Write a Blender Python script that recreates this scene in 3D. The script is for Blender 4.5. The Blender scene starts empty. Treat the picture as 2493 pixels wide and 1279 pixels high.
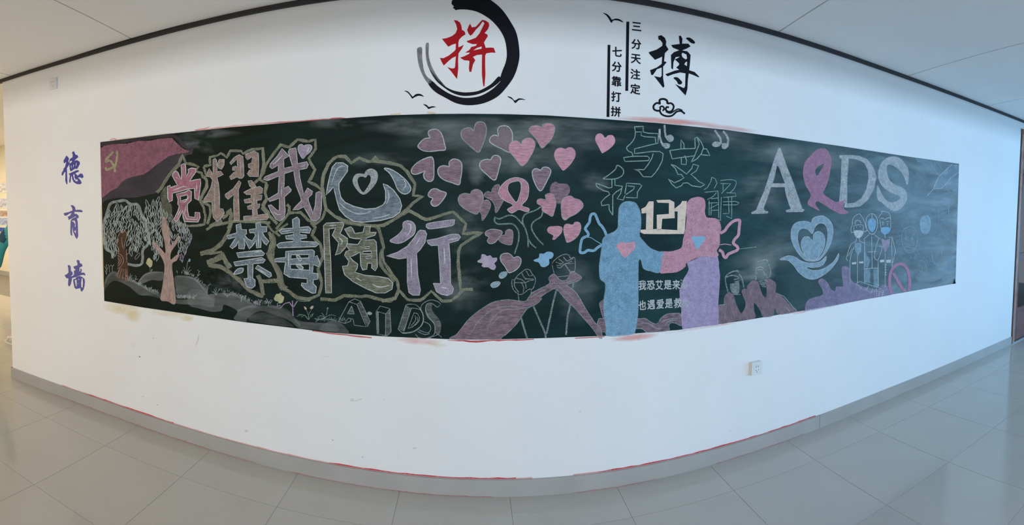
import bpy, bmesh, math, random
from mathutils import Vector, Matrix
from mathutils.geometry import tessellate_polygon
from bisect import bisect_right
random.seed(7)
sc = bpy.context.scene
C = sc.collection
# ------------------------------------------------------------------ camera (a phone's cylindrical panorama)
FPX, CX, CY = 1192.707, 1154.26, 521.887        # radius in pixels, column of yaw 0, row of the horizon
PIT, ROL, YAW = -0.05039, -0.00895, -0.00681
W, H = 2493, 1279
D = 2.6688                                       # distance to the wall (m)
CAMZ = 1.7019
R3 = Matrix.Rotation(YAW, 3, 'Z') @ Matrix.Rotation(PIT, 3, 'X') @ Matrix.Rotation(ROL, 3, 'Y')
cam = bpy.data.cameras.new('camera'); co = bpy.data.objects.new('camera', cam); C.objects.link(co)
cam.type = 'PANO'
cam.panorama_type = 'CENTRAL_CYLINDRICAL'
cam.central_cylindrical_range_u_min = (0 - CX) / FPX
cam.central_cylindrical_range_u_max = (W - CX) / FPX
cam.central_cylindrical_range_v_max = CY / FPX
cam.central_cylindrical_range_v_min = -(H - CY) / FPX
cam.central_cylindrical_radius = 1.0
M = Matrix((R3 @ Vector((1, 0, 0)), R3 @ Vector((0, 0, 1)), R3 @ Vector((0, -1, 0)))).transposed().to_4x4()
M.translation = (0, 0, CAMZ)
co.matrix_world = M
sc.camera = co
# ------------------------------------------------------------------ world, lights, exposure
wd = bpy.data.worlds.new('world'); sc.world = wd; wd.use_nodes = True
wd.node_tree.nodes['Background'].inputs[0].default_value = (0.80, 0.90, 1.0, 1)
wd.node_tree.nodes['Background'].inputs[1].default_value = 0.22
sc.view_settings.view_transform = 'Standard'
sc.view_settings.look = 'None'
sc.view_settings.gamma = 1
sc.view_settings.use_curve_mapping = False
sc.view_settings.exposure = -0.22
def area(name, loc, target, sx, sy, power, col):
    l = bpy.data.lights.new(name, 'AREA'); l.shape = 'RECTANGLE'; l.size = sx; l.size_y = sy
    l.energy = power; l.color = col
    o = bpy.data.objects.new(name, l); C.objects.link(o); o.location = loc
    o.rotation_euler = (Vector(target) - Vector(loc)).to_track_quat('-Z', 'Y').to_euler()
    return o
# three unseen strip lamps added behind the camera, warm left to blue right
area('added_strip_left', (-4.8, -3.6, 2.27), (-4.8, 2.6, 2.0), 3.4, .30, 54, (1.0, 0.60, 0.18))
area('added_strip_middle', (0.1, -3.6, 2.27), (0.1, 2.6, 2.0), 4.2, .30, 128, (0.86, 0.92, 0.96))
area('added_strip_right', (5.0, -3.6, 2.27), (5.0, 2.6, 2.0), 5.4, .30, 158, (0.22, 0.56, 1.0))
area('ceiling_fill_behind', (0, -3.6, .85), (0, 2.6, 1.2), 9, .5, 20, (0.90, 0.95, 1.0))  # unseen fill lamp added low behind the camera to brighten the ceiling
area('ceiling_fill_left', (-7.4, -1.4, .8), (-4.4, .6, 2.75), 1.8, 1.2, 88, (1.0, 0.72, 0.38))  # added warm fill, unseen, aimed up at the ceiling and left wall
area('corridor_end_window', (9.6, -1.9, 1.1), (5.0, .9, 2.5), 3.6, 1.8, 235, (0.22, 0.58, 1.0))
area('left_room_lamp', (-8.0, 3.7, 2.6), (-7.2, 4.1, 0), 1.6, 1.6, 130, (1.0, 0.84, 0.60))

# ------------------------------------------------------------------ mapping: photo pixel -> wall surface
KN = [-1.6, -1.3, -1.0, -.65, -.3, 0, .3, .7, 1.15, 1.6, 2.2]
KG = [-0.0175, -0.0008, 0.0157, 0.0153, 0.0038, -0.0084, -0.014, -0.0032, 0.0102, 0.0062, -0.0062]
def gsm(X):
    X = min(max(X, KN[0]), KN[-1]); i = min(max(bisect_right(KN, X) - 1, 0), len(KN) - 2)
    h = KN[i+1] - KN[i]; t = (X - KN[i]) / h
    def m(j):
        if j == 0: return (KG[1]-KG[0])/(KN[1]-KN[0])
        if j == len(KN)-1: return (KG[-1]-KG[-2])/(KN[-1]-KN[-2])
        return (KG[j+1]-KG[j-1])/(KN[j+1]-KN[j-1])
    return (2*t**3-3*t*t+1)*KG[i]+(t**3-2*t*t+t)*h*m(i)+(-2*t**3+3*t*t)*KG[i+1]+(t**3-t*t)*h*m(i+1)
GS = 0.12
def ywall(x):                                   # the plaster is gently uneven: faceted every 12 cm
    k = math.floor(x / GS); t = x / GS - k
    a = D * (1 + gsm(k*GS/D)); b = D * (1 + gsm((k+1)*GS/D))
    return a + (b-a)*t
def ray(x, y):
    u = (x - CX) / FPX
    return R3 @ Vector((math.sin(u), math.cos(u), (CY - y) / FPX))
def PW(x, y):                                   # (X, Z) on the wall
    d = ray(x, y); s = D / d.y
    for _ in range(5): s = ywall(d.x * s) / d.y
    return (d.x * s, CAMZ + d.z * s)
def PF(x, y, h=0.0):                            # on a horizontal plane at height h
    d = ray(x, y); s = (h - CAMZ) / d.z
    return (d.x * s, d.y * s)
ZC = CAMZ + D * 0.3927                           # top of the white wall
ZB = CAMZ + D * (-0.60207)                       # top of skirting (floor is z = 0)
# ------------------------------------------------------------------ materials
MATS = {}
def srgb(r, g, b):
    f = lambda c: (c/255/12.92) if c/255 <= .04045 else ((c/255+.055)/1.055)**2.4
    return (f(r), f(g), f(b), 1)
def newmat(name):
    m = bpy.data.materials.new(name); m.use_nodes = True
    return m, m.node_tree.nodes, m.node_tree.links, m.node_tree.nodes['Principled BSDF']
def noise(n, l, scale, detail=3, vec=None, rough=.5):
    t = n.new('ShaderNodeTexNoise'); t.inputs['Scale'].default_value = scale; t.inputs['Detail'].default_value = detail
    t.inputs['Roughness'].default_value = rough
    if vec is None:
        tc = n.new('ShaderNodeTexCoord'); vec = tc.outputs['Object']
    l.new(vec, t.inputs['Vector']); return t
def mapped(n, l, sx, sy, sz, rot=(0, 0, 0)):
    tc = n.new('ShaderNodeTexCoord'); mp = n.new('ShaderNodeMapping')
    mp.inputs['Scale'].default_value = (sx, sy, sz); mp.inputs['Rotation'].default_value = rot
    l.new(tc.outputs['Object'], mp.inputs['Vector']); return mp.outputs['Vector']
def ramp(n, l, fac, stops):
    r = n.new('ShaderNodeValToRGB'); e = r.color_ramp.elements
    while len(e) < len(stops): e.new(.5)
    for k, (p, c) in enumerate(stops):
        e[k].position = p; e[k].color = c
    l.new(fac, r.inputs['Fac']); return r
def simple(name, col, rough=.5, var=.06, scale=6, spec=.5, bump=0, bscale=200, metal=0, coat=0):
    if name in MATS: return MATS[name]
    m, n, l, b = newmat(name)
    t = noise(n, l, scale)
    c2 = tuple(min(1, c*(1+var)) for c in col[:3]) + (1,); c1 = tuple(c*(1-var) for c in col[:3]) + (1,)
    r = ramp(n, l, t.outputs['Fac'], [(.3, c1), (.7, c2)])
    l.new(r.outputs['Color'], b.inputs['Base Color'])
    b.inputs['Roughness'].default_value = rough; b.inputs['Specular IOR Level'].default_value = spec
    b.inputs['Metallic'].default_value = metal; b.inputs['Coat Weight'].default_value = coat
    if bump:
        t2 = noise(n, l, bscale, 4); bp = n.new('ShaderNodeBump'); bp.inputs['Strength'].default_value = bump
        bp.inputs['Distance'].default_value = .002
        l.new(t2.outputs['Fac'], bp.inputs['Height']); l.new(bp.outputs['Normal'], b.inputs['Normal'])
    MATS[name] = m; return m
# chalk: a dusty, broken layer that lets the board show through
CH = dict(white=(214, 218, 220), pale=(184, 194, 192), grey=(150, 154, 152), khaki=(166, 168, 146), straw=(200, 200, 158),
          pink=(214, 160, 174), rose=(172, 118, 136), lilac=(182, 170, 188), mauve=(166, 140, 150), blue=(138, 180, 206),
          ice=(158, 186, 200), steel=(156, 172, 182), peach=(196, 172, 160), cream=(230, 210, 192), tan=(190, 164, 154), brown=(120, 88, 66),
          violet=(184, 166, 200), orchid=(186, 138, 164), green=(160, 190, 178), teal=(110, 176, 176), red=(214, 40, 50), candy=(196, 134, 152), heather=(174, 156, 166),
          salmon=(240, 156, 146), yellow=(240, 216, 150), dark=(24, 34, 32), dusk=(92, 84, 92))
def chalk(key, cov=.7, grain='fine', fade=False):
    k = ('chalk', key, round(cov, 2), grain, fade)
    if k in MATS: return MATS[k]
    m, n, l, b = newmat('chalk_%s_%s_%d' % (key, grain, int(cov*100)))
    b.inputs['Base Color'].default_value = srgb(*CH[key]); b.inputs['Roughness'].default_value = .95
    b.inputs['Specular IOR Level'].default_value = .1
    if grain == 'hatch': v = mapped(n, l, 26, 26, 330, (0, .12, 0))
    elif grain == 'vert': v = mapped(n, l, 300, 26, 24, (0, .06, 0))
    elif grain == 'smear': v = mapped(n, l, 7, 7, 26, (0, .25, 0))
    else: v = mapped(n, l, 210, 210, 210)
    t1 = noise(n, l, 1.0, 3, v, .65)
    t2 = noise(n, l, 30 if grain != 'smear' else 5, 3)
    a = n.new('ShaderNodeMath'); a.operation = 'MULTIPLY_ADD'; a.inputs[1].default_value = 2.4; a.inputs[2].default_value = -1.2
    l.new(t1.outputs['Fac'], a.inputs[0])
    c = n.new('ShaderNodeMath'); c.operation = 'MULTIPLY_ADD'; c.inputs[1].default_value = .55; c.inputs[2].default_value = cov - .275
    l.new(t2.outputs['Fac'], c.inputs[0])
    amp = {'fine': .55, 'hatch': .6, 'vert': .5, 'smear': .22}[grain]
    s = n.new('ShaderNodeMath'); s.operation = 'MULTIPLY_ADD'; s.inputs[1].default_value = amp; s.use_clamp = True
    l.new(a.outputs[0], s.inputs[0]); l.new(c.outputs[0], s.inputs[2])
    out = s.outputs[0]
    if fade:
        at = n.new('ShaderNodeAttribute'); at.attribute_name = 'dust'; mu = n.new('ShaderNodeMath'); mu.operation = 'MULTIPLY'
        l.new(out, mu.inputs[0]); l.new(at.outputs['Fac'], mu.inputs[1]); out = mu.outputs[0]
    l.new(out, b.inputs['Alpha'])
    MATS[k] = m; return m
m, n, l, b = newmat('white_wall_paint')
t = noise(n, l, 1.3, 4); r = ramp(n, l, t.outputs['Fac'], [(.3, (.80, .80, .79, 1)), (.7, (.84, .84, .83, 1))])
t3 = noise(n, l, 5.5, 6, None, .75); r3 = ramp(n, l, t3.outputs['Fac'], [(.63, (1, 1, 1, 1)), (.78, (.93, .93, .92, 1))])
mx = n.new('ShaderNodeMixRGB'); mx.blend_type = 'MULTIPLY'; mx.inputs[0].default_value = 1
l.new(r.outputs[0], mx.inputs[1]); l.new(r3.outputs[0], mx.inputs[2]); l.new(mx.outputs[0], b.inputs['Base Color'])
b.inputs['Roughness'].default_value = .55; b.inputs['Specular IOR Level'].default_value = .35
t2 = noise(n, l, 90, 5); bp = n.new('ShaderNodeBump'); bp.inputs['Strength'].default_value = .12; bp.inputs['Distance'].default_value = .002
l.new(t2.outputs['Fac'], bp.inputs['Height']); l.new(bp.outputs['Normal'], b.inputs['Normal'])
M_WALL = m
m, n, l, b = newmat('blackboard_paint')
v = mapped(n, l, .9, .9, 3.2, (0, .35, 0)); t = noise(n, l, 1.6, 5, v, .62); t.inputs['Distortion'].default_value = 1.2
r = ramp(n, l, t.outputs['Fac'], [(.40, (.62, .62, .62, 1)), (.58, (1, 1, 1, 1)), (.78, (1.6, 1.5, 1.5, 1))])
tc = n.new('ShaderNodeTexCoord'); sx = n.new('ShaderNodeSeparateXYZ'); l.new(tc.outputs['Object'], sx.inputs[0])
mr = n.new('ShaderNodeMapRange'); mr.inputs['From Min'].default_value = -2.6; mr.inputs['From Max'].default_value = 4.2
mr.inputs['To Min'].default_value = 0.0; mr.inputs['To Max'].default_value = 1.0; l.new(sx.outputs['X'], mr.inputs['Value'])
# rubbed clean and dark on the left, dry chalk film plus painted glare to the right
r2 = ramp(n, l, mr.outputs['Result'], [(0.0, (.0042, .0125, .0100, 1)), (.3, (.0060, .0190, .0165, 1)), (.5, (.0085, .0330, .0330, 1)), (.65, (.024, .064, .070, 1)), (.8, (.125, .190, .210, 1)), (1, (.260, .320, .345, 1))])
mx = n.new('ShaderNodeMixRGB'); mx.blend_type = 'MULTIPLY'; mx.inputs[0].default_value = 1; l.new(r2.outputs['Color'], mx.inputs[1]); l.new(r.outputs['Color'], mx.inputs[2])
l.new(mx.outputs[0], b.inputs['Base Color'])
b.inputs['Roughness'].default_value = .48; b.inputs['Specular IOR Level'].default_value = .10
M_BOARD = m
M_TILE = None
m, n, l, b = newmat('polished_floor_tile')
t = noise(n, l, 2.2, 4); r = ramp(n, l, t.outputs['Fac'], [(.3, (.46, .435, .39, 1)), (.7, (.50, .475, .43, 1))])
l.new(r.outputs[0], b.inputs['Base Color'])
t2 = noise(n, l, 3.0, 3); mr = n.new('ShaderNodeMapRange'); mr.inputs['To Min'].default_value = .07; mr.inputs['To Max'].default_value = .17
l.new(t2.outputs['Fac'], mr.inputs['Value']); l.new(mr.outputs[0], b.inputs['Roughness']); b.inputs['Specular IOR Level'].default_value = .55
M_TILE = m
M_GROUT = simple('tile_grout', (.27, .25, .225, 1), .8)
M_SKIRT = simple('grey_skirting_stone', (.40, .385, .36, 1), .3, .05, 5)
M_CEIL = simple('white_ceiling_board', (.87, .87, .86, 1), .7, .02, 2)
M_CGAP = simple('ceiling_joint_grey', (.36, .35, .36, 1), .8)
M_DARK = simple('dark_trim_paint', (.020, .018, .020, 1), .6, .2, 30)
M_BLK = simple('black_vinyl', (.004, .005, .009, 1), .6, .1, 60, .15)
M_RED = simple('red_vinyl', (.42, .006, .012, 1), .6, .1, 60, .15)
M_BLU = simple('blue_vinyl', (.022, .035, .30, 1), .4, .15, 60)
M_GRYV = simple('worn_grey_vinyl', (.17, .17, .18, 1), .5, .35, 40)
M_PLAST = simple('white_plastic', (.74, .75, .73, 1), .3, .02)
M_HOLE = simple('socket_slot_dark', (.03, .03, .03, 1), .6)
# ------------------------------------------------------------------ mesh helpers
def link(name, me, parent=None, mat=None):
    o = bpy.data.objects.new(name, me); C.objects.link(o)
    if parent is not None: o.parent = parent
    if mat is not None: me.materials.append(mat)
    return o
def tag(o, label=None, cat=None, group=None, kind=None):
    if label: o['label'] = label
    if cat: o['category'] = cat
    if group: o['group'] = group
    if kind: o['kind'] = kind
    return o
def empty(name, loc=(0, 0, 0)):
    o = bpy.data.objects.new(name, None); C.objects.link(o); o.location = loc; o.empty_display_size = .1; return o
def fin(name, bm, mat, parent=None, smooth=False):
    bmesh.ops.recalc_face_normals(bm, faces=bm.faces)
    me = bpy.data.meshes.new(name); bm.to_mesh(me); bm.free()
    if smooth:
        for p in me.polygons: p.use_smooth = True
    return link(name, me, parent, mat)
def addbox(bm, x0, x1, y0, y1, z0, z1, bev=0):
    v = [bm.verts.new(p) for p in ((x0,y0,z0),(x1,y0,z0),(x1,y1,z0),(x0,y1,z0),(x0,y0,z1),(x1,y0,z1),(x1,y1,z1),(x0,y1,z1))]
    fs = [bm.faces.new([v[i] for i in f]) for f in ((3,2,1,0),(4,5,6,7),(0,1,5,4),(1,2,6,5),(2,3,7,6),(3,0,4,7))]
    if bev:
        es = list({e for f in fs for e in f.edges}); bmesh.ops.bevel(bm, geom=es, offset=bev, segments=2, affect='EDGES')
def box(name, x0, x1, y0, y1, z0, z1, mat, parent=None, bev=0):
    bm = bmesh.new(); addbox(bm, x0, x1, y0, y1, z0, z1, bev); return fin(name, bm, mat, parent)
def wallstrip(name, x0, x1, z0, z1, off0, off1, mat, parent=None):
    """a bar that follows the wall surface, from off0 behind to off1 in front of it"""
    bm = bmesh.new(); xs = [x0] + [k*GS for k in range(math.ceil(x0/GS + 1e-6), math.ceil(x1/GS - 1e-6))] + [x1]
    rows = []
    for x in xs:
        y = ywall(x); rows.append([bm.verts.new(p) for p in ((x, y-off1, z0), (x, y-off1, z1), (x, y-off0, z1), (x, y-off0, z0))])
    for a, b_ in zip(rows, rows[1:]):
        for i in range(4): bm.faces.new((a[i], a[(i+1) % 4], b_[(i+1) % 4], b_[i]))
    bm.faces.new(rows[0]); bm.faces.new(rows[-1][::-1])
    return fin(name, bm, mat, parent)
# ---- flat work on the wall, given in photo pixels
FR = dict(P=(0, 0, 1), A1=(240,310,.17199), A2=(240,480,.22672), A3=(380,330,.17983), A4=(480,520,.18768), A5=(620,320,.18762),
 B1=(770,350,.16422), B2=(780,510,.17982), B3=(930,500,.18769), B4=(460,700,.1444), B5=(800,700,.12836), B6=(990,280,.18769),
 B7=(1200,280,.2033), B8=(1100,430,.1955), C1=(1090,600,.1798), C2=(1400,460,.20325), C3=(1400,640,.15243), C4=(1430,290,.21108),
 C5=(1640,460,.15637), C6=(1720,600,.15635), C7=(1810,340,.17248), C8=(1880,500,.2033), D1=(2160,370,.14859), D2=(2150,500,.17196),
 D3=(980,0,.21888), D4=(1060,40,.14072), D5=(1450,20,.21898), D6=(130,350,.09381), D7=(130,480,.09381), D8=(130,620,.08598))
cur = ['P']
def F(k): cur[0] = k
def pts(s):
    f = FR[cur[0]]; out = []; sm = False
    if not isinstance(s, str): return [(f[0]+a*f[2], f[1]+b*f[2]) for a, b in s], False
    if s.startswith('~'): sm = True; s = s[1:]
    for w in s.split():
        if w[0] == '@': f = FR[w[1:]]; continue
        a, b = w.split(','); out.append((f[0]+float(a)*f[2], f[1]+float(b)*f[2]))
    return out, sm
def smooth(p, closed, k=4):
    n_ = len(p); out = []
    if n_ < 3: return p
    for i in range(n_ if closed else n_-1):
        g = lambda j: p[j % n_] if closed else p[min(max(j, 0), n_-1)]
        a, b, c, d = g(i-1), g(i), g(i+1), g(i+2)
        for q in range(k):
            t = q/k
            out.append(tuple(.5*((2*b[z])+(-a[z]+c[z])*t+(2*a[z]-5*b[z]+4*c[z]-d[z])*t*t+(-a[z]+3*b[z]-3*c[z]+d[z])*t**3) for z in (0, 1)))
    if not closed: out.append(p[-1])
    return out
def dense(p, closed, st=16.0):
    out = []
    for i in range(len(p) if closed else len(p)-1):
        a, b = p[i], p[(i+1) % len(p)]; k = max(1, int(math.hypot(b[0]-a[0], b[1]-a[1])/st)+1)
        for q in range(k): out.append((a[0]+(b[0]-a[0])*q/k, a[1]+(b[1]-a[1])*q/k))
    if not closed: out.append(p[-1])
    return out
def prep(s, closed):
    p, sm = pts(s)
    if sm: p = smooth(p, closed)
    return dense(p, closed)
def area2(p): return sum(p[i][0]*p[(i+1) % len(p)][1]-p[(i+1) % len(p)][0]*p[i][1] for i in range(len(p)))
class Flat:
    """collects flat shapes in wall coordinates (X, Z)"""
    def __init__(s): s.v = []; s.f = []
    def poly(s, outer, holes=()):
        loops = [[PW(*q) for q in prep(outer, True)]] + [[PW(*q) for q in prep(h, True)] for h in holes]
        flat = [q for lp in loops for q in lp]
        tris = tessellate_polygon([[Vector((a, b, 0)) for a, b in lp] for lp in loops])
        o = len(s.v); s.v += flat; s.f += [tuple(o+i for i in t) for t in tris]; return s
    def line(s, p_, w, closed=False, taper=0, jit=0):
        p = prep(p_, closed); n_ = len(p)
        if n_ < 2: return s
        L, R_ = [], []
        for i, q in enumerate(p):
            a = p[(i-1) % n_] if (closed or i > 0) else q; b = p[(i+1) % n_] if (closed or i < n_-1) else q
            dx, dy = b[0]-a[0], b[1]-a[1]; h = math.hypot(dx, dy) or 1
            nx, ny = -dy/h, dx/h; ww = w/2
            if taper and not closed:
                t = i/(n_-1); ww *= (1-taper) + taper*min(1, 4*min(t, 1-t)+.1)
            j1 = 1+random.uniform(-jit, jit); j2 = 1+random.uniform(-jit, jit)
            L.append(PW(q[0]+nx*ww*j1, q[1]+ny*ww*j1)); R_.append(PW(q[0]-nx*ww*j2, q[1]-ny*ww*j2))
        o = len(s.v); s.v += L + R_
        for i in range(n_ if closed else n_-1):
            j = (i+1) % n_; s.f.append((o+i, o+j, o+n_+j, o+n_+i))
        return s
    def build(s, name, mat, parent, off, clip=None):
        bm = bmesh.new(); vs = [bm.verts.new((a, 0, b)) for a, b in s.v]
        for f in s.f:
            try: bm.faces.new([vs[i] for i in f])
            except ValueError: pass
        if clip:                                   # keep what lies inside the board's outline
            for (pa, pb) in clip:
                a, b = Vector((pa[0], 0, pa[1])), Vector((pb[0], 0, pb[1])); d = b-a
                g = list(bm.verts)+list(bm.edges)+list(bm.faces)
                bmesh.ops.bisect_plane(bm, geom=g, plane_co=a, plane_no=Vector((-d.z, 0, d.x)), clear_outer=True)
        xs = [v.co.x for v in bm.verts]
        if xs:
            k0, k1 = math.ceil(min(xs)/GS+1e-5), math.floor(max(xs)/GS-1e-5)
            for k in range(k0, k1+1):
                g = list(bm.verts)+list(bm.edges)+list(bm.faces)
                bmesh.ops.bisect_plane(bm, geom=g, plane_co=(k*GS, 0, 0), plane_no=(1, 0, 0))
        for v in bm.verts: v.co.y = ywall(v.co.x) - off
        for f in bm.faces:
            f.normal_update()
            if f.normal.y > 0: f.normal_flip()
        me = bpy.data.meshes.new(name); bm.to_mesh(me); bm.free()
        return link(name, me, parent, mat)

# ================================================================== SETTING
XL, XR = -1.38242*D, 2.03555*D                   # left end of the wall; door opening
dzt = PW(2486.5, 314)[1]                         # top of the door frame
def wallmesh():
    bm = bmesh.new(); xs = [XL] + [k*GS for k in range(math.ceil(XL/GS+1e-6), math.ceil(XR/GS-1e-6))] + [XR]
    T = .24; rows = []
    for x in xs:
        y = ywall(x); rows.append([bm.verts.new(p) for p in ((x, y, 0), (x, y, ZC+.035), (x, D+T, ZC+.035), (x, D+T, 0))])
    for a, b_ in zip(rows, rows[1:]):
        for i in range(4): bm.faces.new((a[i], a[(i+1) % 4], b_[(i+1) % 4], b_[i]))
    bm.faces.new(rows[0]); bm.faces.new(rows[-1][::-1])
    return bm
wall = tag(fin('wall_back', wallmesh(), M_WALL), kind='structure')
wall_r = tag(box('wall_right', XR, 9.2, ywall(XR), D+.24, dzt, ZC+.035, M_WALL), kind='structure')
tag(box('wall_far_right', 7.0, 9.2, ywall(XR), D+.24, 0, dzt, M_WALL), kind='structure')
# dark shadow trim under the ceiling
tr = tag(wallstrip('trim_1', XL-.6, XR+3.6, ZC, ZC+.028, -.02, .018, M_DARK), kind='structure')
# ceiling: backing plus large boards; their joints run towards the camera
ZK = ZC+.028
ceil = tag(box('ceiling', -9, 10, -3.4, 6.2, ZK+.02, ZK+.10, M_CGAP), kind='structure')
jl = [(-8.98, 0), (-7.63, 0), (-6.28, 0), (-4.93, .1), (-3.55, -.25), (-2.20, -.19), (-.82, -.05), (.53, .05), (1.88, .19), (3.25, .30), (4.60, .45), (5.98, .50), (7.33, .3), (8.68, 0)]
YW = 2.60
def jx(j, y):
    x0, s = j; yy = max(y, .6); return x0 - s*(YW-min(yy, YW))
for a, b_ in zip(jl, jl[1:]):
    for (y0, y1) in ((D+.02, .6), (.59, -3.3)):
        g = .005
        q = [(jx(a, y1)+g, y1), (jx(b_, y1)-g, y1), (jx(b_, y0)-g, y0), (jx(a, y0)+g, y0)]
        bm = bmesh.new(); lo = [bm.verts.new((x, y, ZK)) for x, y in q]; hi = [bm.verts.new((x, y, ZK+.022)) for x, y in q]
        bm.faces.new(lo[::-1]); bm.faces.new(hi)
        for i in range(4): bm.faces.new((lo[i], lo[(i+1) % 4], hi[(i+1) % 4], hi[i]))
        fin('ceiling_panel', bm, M_CEIL, ceil)
box('ceiling_panel', -9, XL+.02, D+.03, 6.1, ZK, ZK+.022, M_CEIL, ceil)
# unseen downstand beam added across the hall to shade the wall top
tag(box('added_shade_beam', -9, 9.6, -.12, .16, 2.45, ZK, M_CEIL), kind='structure')
# floor
floor = tag(box('floor', -9.2, 10, -3.6, 6.2, -.08, -.0018, M_GROUT), kind='structure')
TS, TX, TY = .615, -.385, 1.73
i0, i1 = math.floor((-7.4-TX)/TS), math.ceil((7.6-TX)/TS)
me = None
for i in range(i0, i1):
    for j in range(-2, 5):
        x0 = TX+i*TS; y0 = TY+j*TS
        if j > 1 and x0 > -3.2: continue
        if me is None:
            bm = bmesh.new(); addbox(bm, 0, TS-.0016, 0, TS-.0016, -.012, 0, .0007)
            bmesh.ops.recalc_face_normals(bm, faces=bm.faces)
            me = bpy.data.meshes.new('floor_tile'); bm.to_mesh(me); bm.free(); me.materials.append(M_TILE)
        o = bpy.data.objects.new('floor_tile', me); C.objects.link(o); o.parent = floor; o.location = (x0, y0, random.uniform(-.0003, 0))
box('floor_slab', -9.1, 9.9, -3.5, TY-2*TS-.003, -.0018, -.0001, M_TILE, floor)
# skirting in two runs with a joint
bb = tag(empty('baseboard_back', (0, D, 0)), kind='structure')
xj = PW(1993, 1025)[0]
for (a, b_) in ((XL-.012, xj-.0015), (xj+.0015, XR-.004)):
    o = wallstrip('skirting_stone', a, b_, 0.0, ZB, -.01, .013, M_SKIRT, bb); o.location = (0, -D, 0)
o = box('skirting_stone', XL-.012, XL, ywall(XL)-.013, D+.24, 0, ZB, M_SKIRT, bb); o.location = (0, -D, 0)

# ================================================================== THE BOARD
board_top = "245,346.3 419,325.3 559.8,310.5 700,299 800,291 941,281.3 1050,278 1137,277.3 1230,278.3 1329.5,281.3 1480,291 1600,300 1763,316 1900,335 2050,356.6 2200,380 2334,399"
board_bot = "2325.6,690.5 2175.4,716.6 2000,748.8 1813.7,780 1651.8,803.4 1472,817.8 1303.6,823.9 1200,826.5 1098.6,826 944,819.6 800,809.5 731.8,800.8 600,785 481.5,768 350,749 254.7,733"
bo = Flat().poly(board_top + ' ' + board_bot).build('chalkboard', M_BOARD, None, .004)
# give it thickness: the thin sheet stands 4 mm off the plaster
bm = bmesh.new(); bm.from_mesh(bo.data)
r_ = bmesh.ops.extrude_face_region(bm, geom=list(bm.faces)); bmesh.ops.translate(bm, vec=(0, .006, 0), verts=[v for v in r_['geom'] if isinstance(v, bmesh.types.BMVert)])
bm.to_mesh(bo.data); bm.free()
tag(bo, 'long dark green chalkboard covered in coloured chalk drawings, fixed to the white wall', 'chalkboard')
O0 = .004
LV = lambda k: O0 + .00035*k + random.uniform(0, .00006)
def art(name, mat, polys=(), lines=(), lvl=2, label=None, parent=None, stuff=False):
    """a chalk drawing on the board; polys: outline or (outline, holes); lines: (points, width[, closed])"""
    f = Flat()
    for p in polys:
        if isinstance(p, str): f.poly(p)
        else: f.poly(p[0], p[1])
    for ln in lines: f.line(ln[0], ln[1], *(ln[2:] if len(ln) > 2 else ()))
    o = f.build(name, mat, parent or bo, LV(lvl))
    if label: o['label'] = label
    if stuff: o['kind'] = 'stuff'
    return o
def filled(name, fm, polys, om=None, ow=1.6, hl=(), hm=None, hw=2.5, lvl=3, label=None, extra=()):
    o = art(name, fm, polys, lvl=lvl, label=label)
    if om:
        ls = []
        for p in polys:
            ps = [p] if isinstance(p, str) else [p[0]]+list(p[1])
            for q in ps: ls.append((q, ow, True))
        for q in extra: ls.append((q, ow, False))
        art('chalk_outline', om, (), ls, lvl=lvl+1, parent=o)
    if hl: art('chalk_highlight', hm or chalk('white', .72), (), [(q, hw, False, .7) for q in hl], lvl=lvl+2, parent=o)
    return o
# ---- wiped chalk dust (thins out towards its rim) and background fields
def haze(cx, cy, rx, ry, key, cov, rot=0, parent=None, off=None, name='chalk_smear', label=None):
    bm = bmesh.new(); lay = bm.verts.layers.float.new('dust'); N, K = 28, 6; rows = []
    wob = [1+random.uniform(-.14, .14) for _ in range(N)]
    for k in range(K+1):
        t = k/K; row = []
        for i in range(N):
            a = 2*math.pi*i/N; x = math.cos(a)*rx*t*wob[i]; y = math.sin(a)*ry*t*wob[i]
            q = PW(cx+x*math.cos(rot)-y*math.sin(rot), cy+x*math.sin(rot)+y*math.cos(rot))
            v = bm.verts.new((q[0], 0, q[1])); v[lay] = (1-t*t)**1.3; row.append(v)
        rows.append(row)
    for a, b_ in zip(rows, rows[1:]):
        for i in range(N): bm.faces.new((a[i], a[(i+1) % N], b_[(i+1) % N], b_[i]))
    bmesh.ops.remove_doubles(bm, verts=bm.verts, dist=1e-6)
    xs = [v.co.x for v in bm.verts]
    for k in range(math.ceil(min(xs)/GS), math.floor(max(xs)/GS)+1):
        g = list(bm.verts)+list(bm.edges)+list(bm.faces); bmesh.ops.bisect_plane(bm, geom=g, plane_co=(k*GS, 0, 0), plane_no=(1, 0, 0))
    o_ = LV(0) if off is None else off
    for v in bm.verts: v.co.y = ywall(v.co.x) - o_
    me = bpy.data.meshes.new(name); bm.to_mesh(me); bm.free()
    o = link(name, me, parent or bo, chalk(key, cov, 'smear', True)); o['kind'] = 'stuff'
    if label: o['label'] = label
    return o
haze(1180, 330, 250, 46, 'pale', .24, label='wiped grey chalk haze behind the hearts')
haze(1330, 340, 190, 44, 'pale', .18)
haze(1000, 310, 120, 24, 'pale', .16)
haze(1250, 390, 200, 40, 'pale', .12)
haze(1160, 420, 26, 34, 'pale', .16)
haze(1450, 440, 40, 30, 'pale', .14)
haze(1330, 300, 260, 16, 'pale', .16, .04)
haze(1950, 380, 210, 34, 'pale', .20, .12, label='pale chalk haze above the large letters')
haze(1850, 470, 70, 80, 'pale', .10)
haze(1870, 620, 120, 50, 'pale', .16, -.4)
haze(1740, 330, 110, 26, 'pale', .18, .1)
haze(2180, 470, 150, 90, 'ice', .16); haze(2240, 560, 100, 130, 'ice', .20); haze(2050, 600, 160, 80, 'ice', .10)
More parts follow.
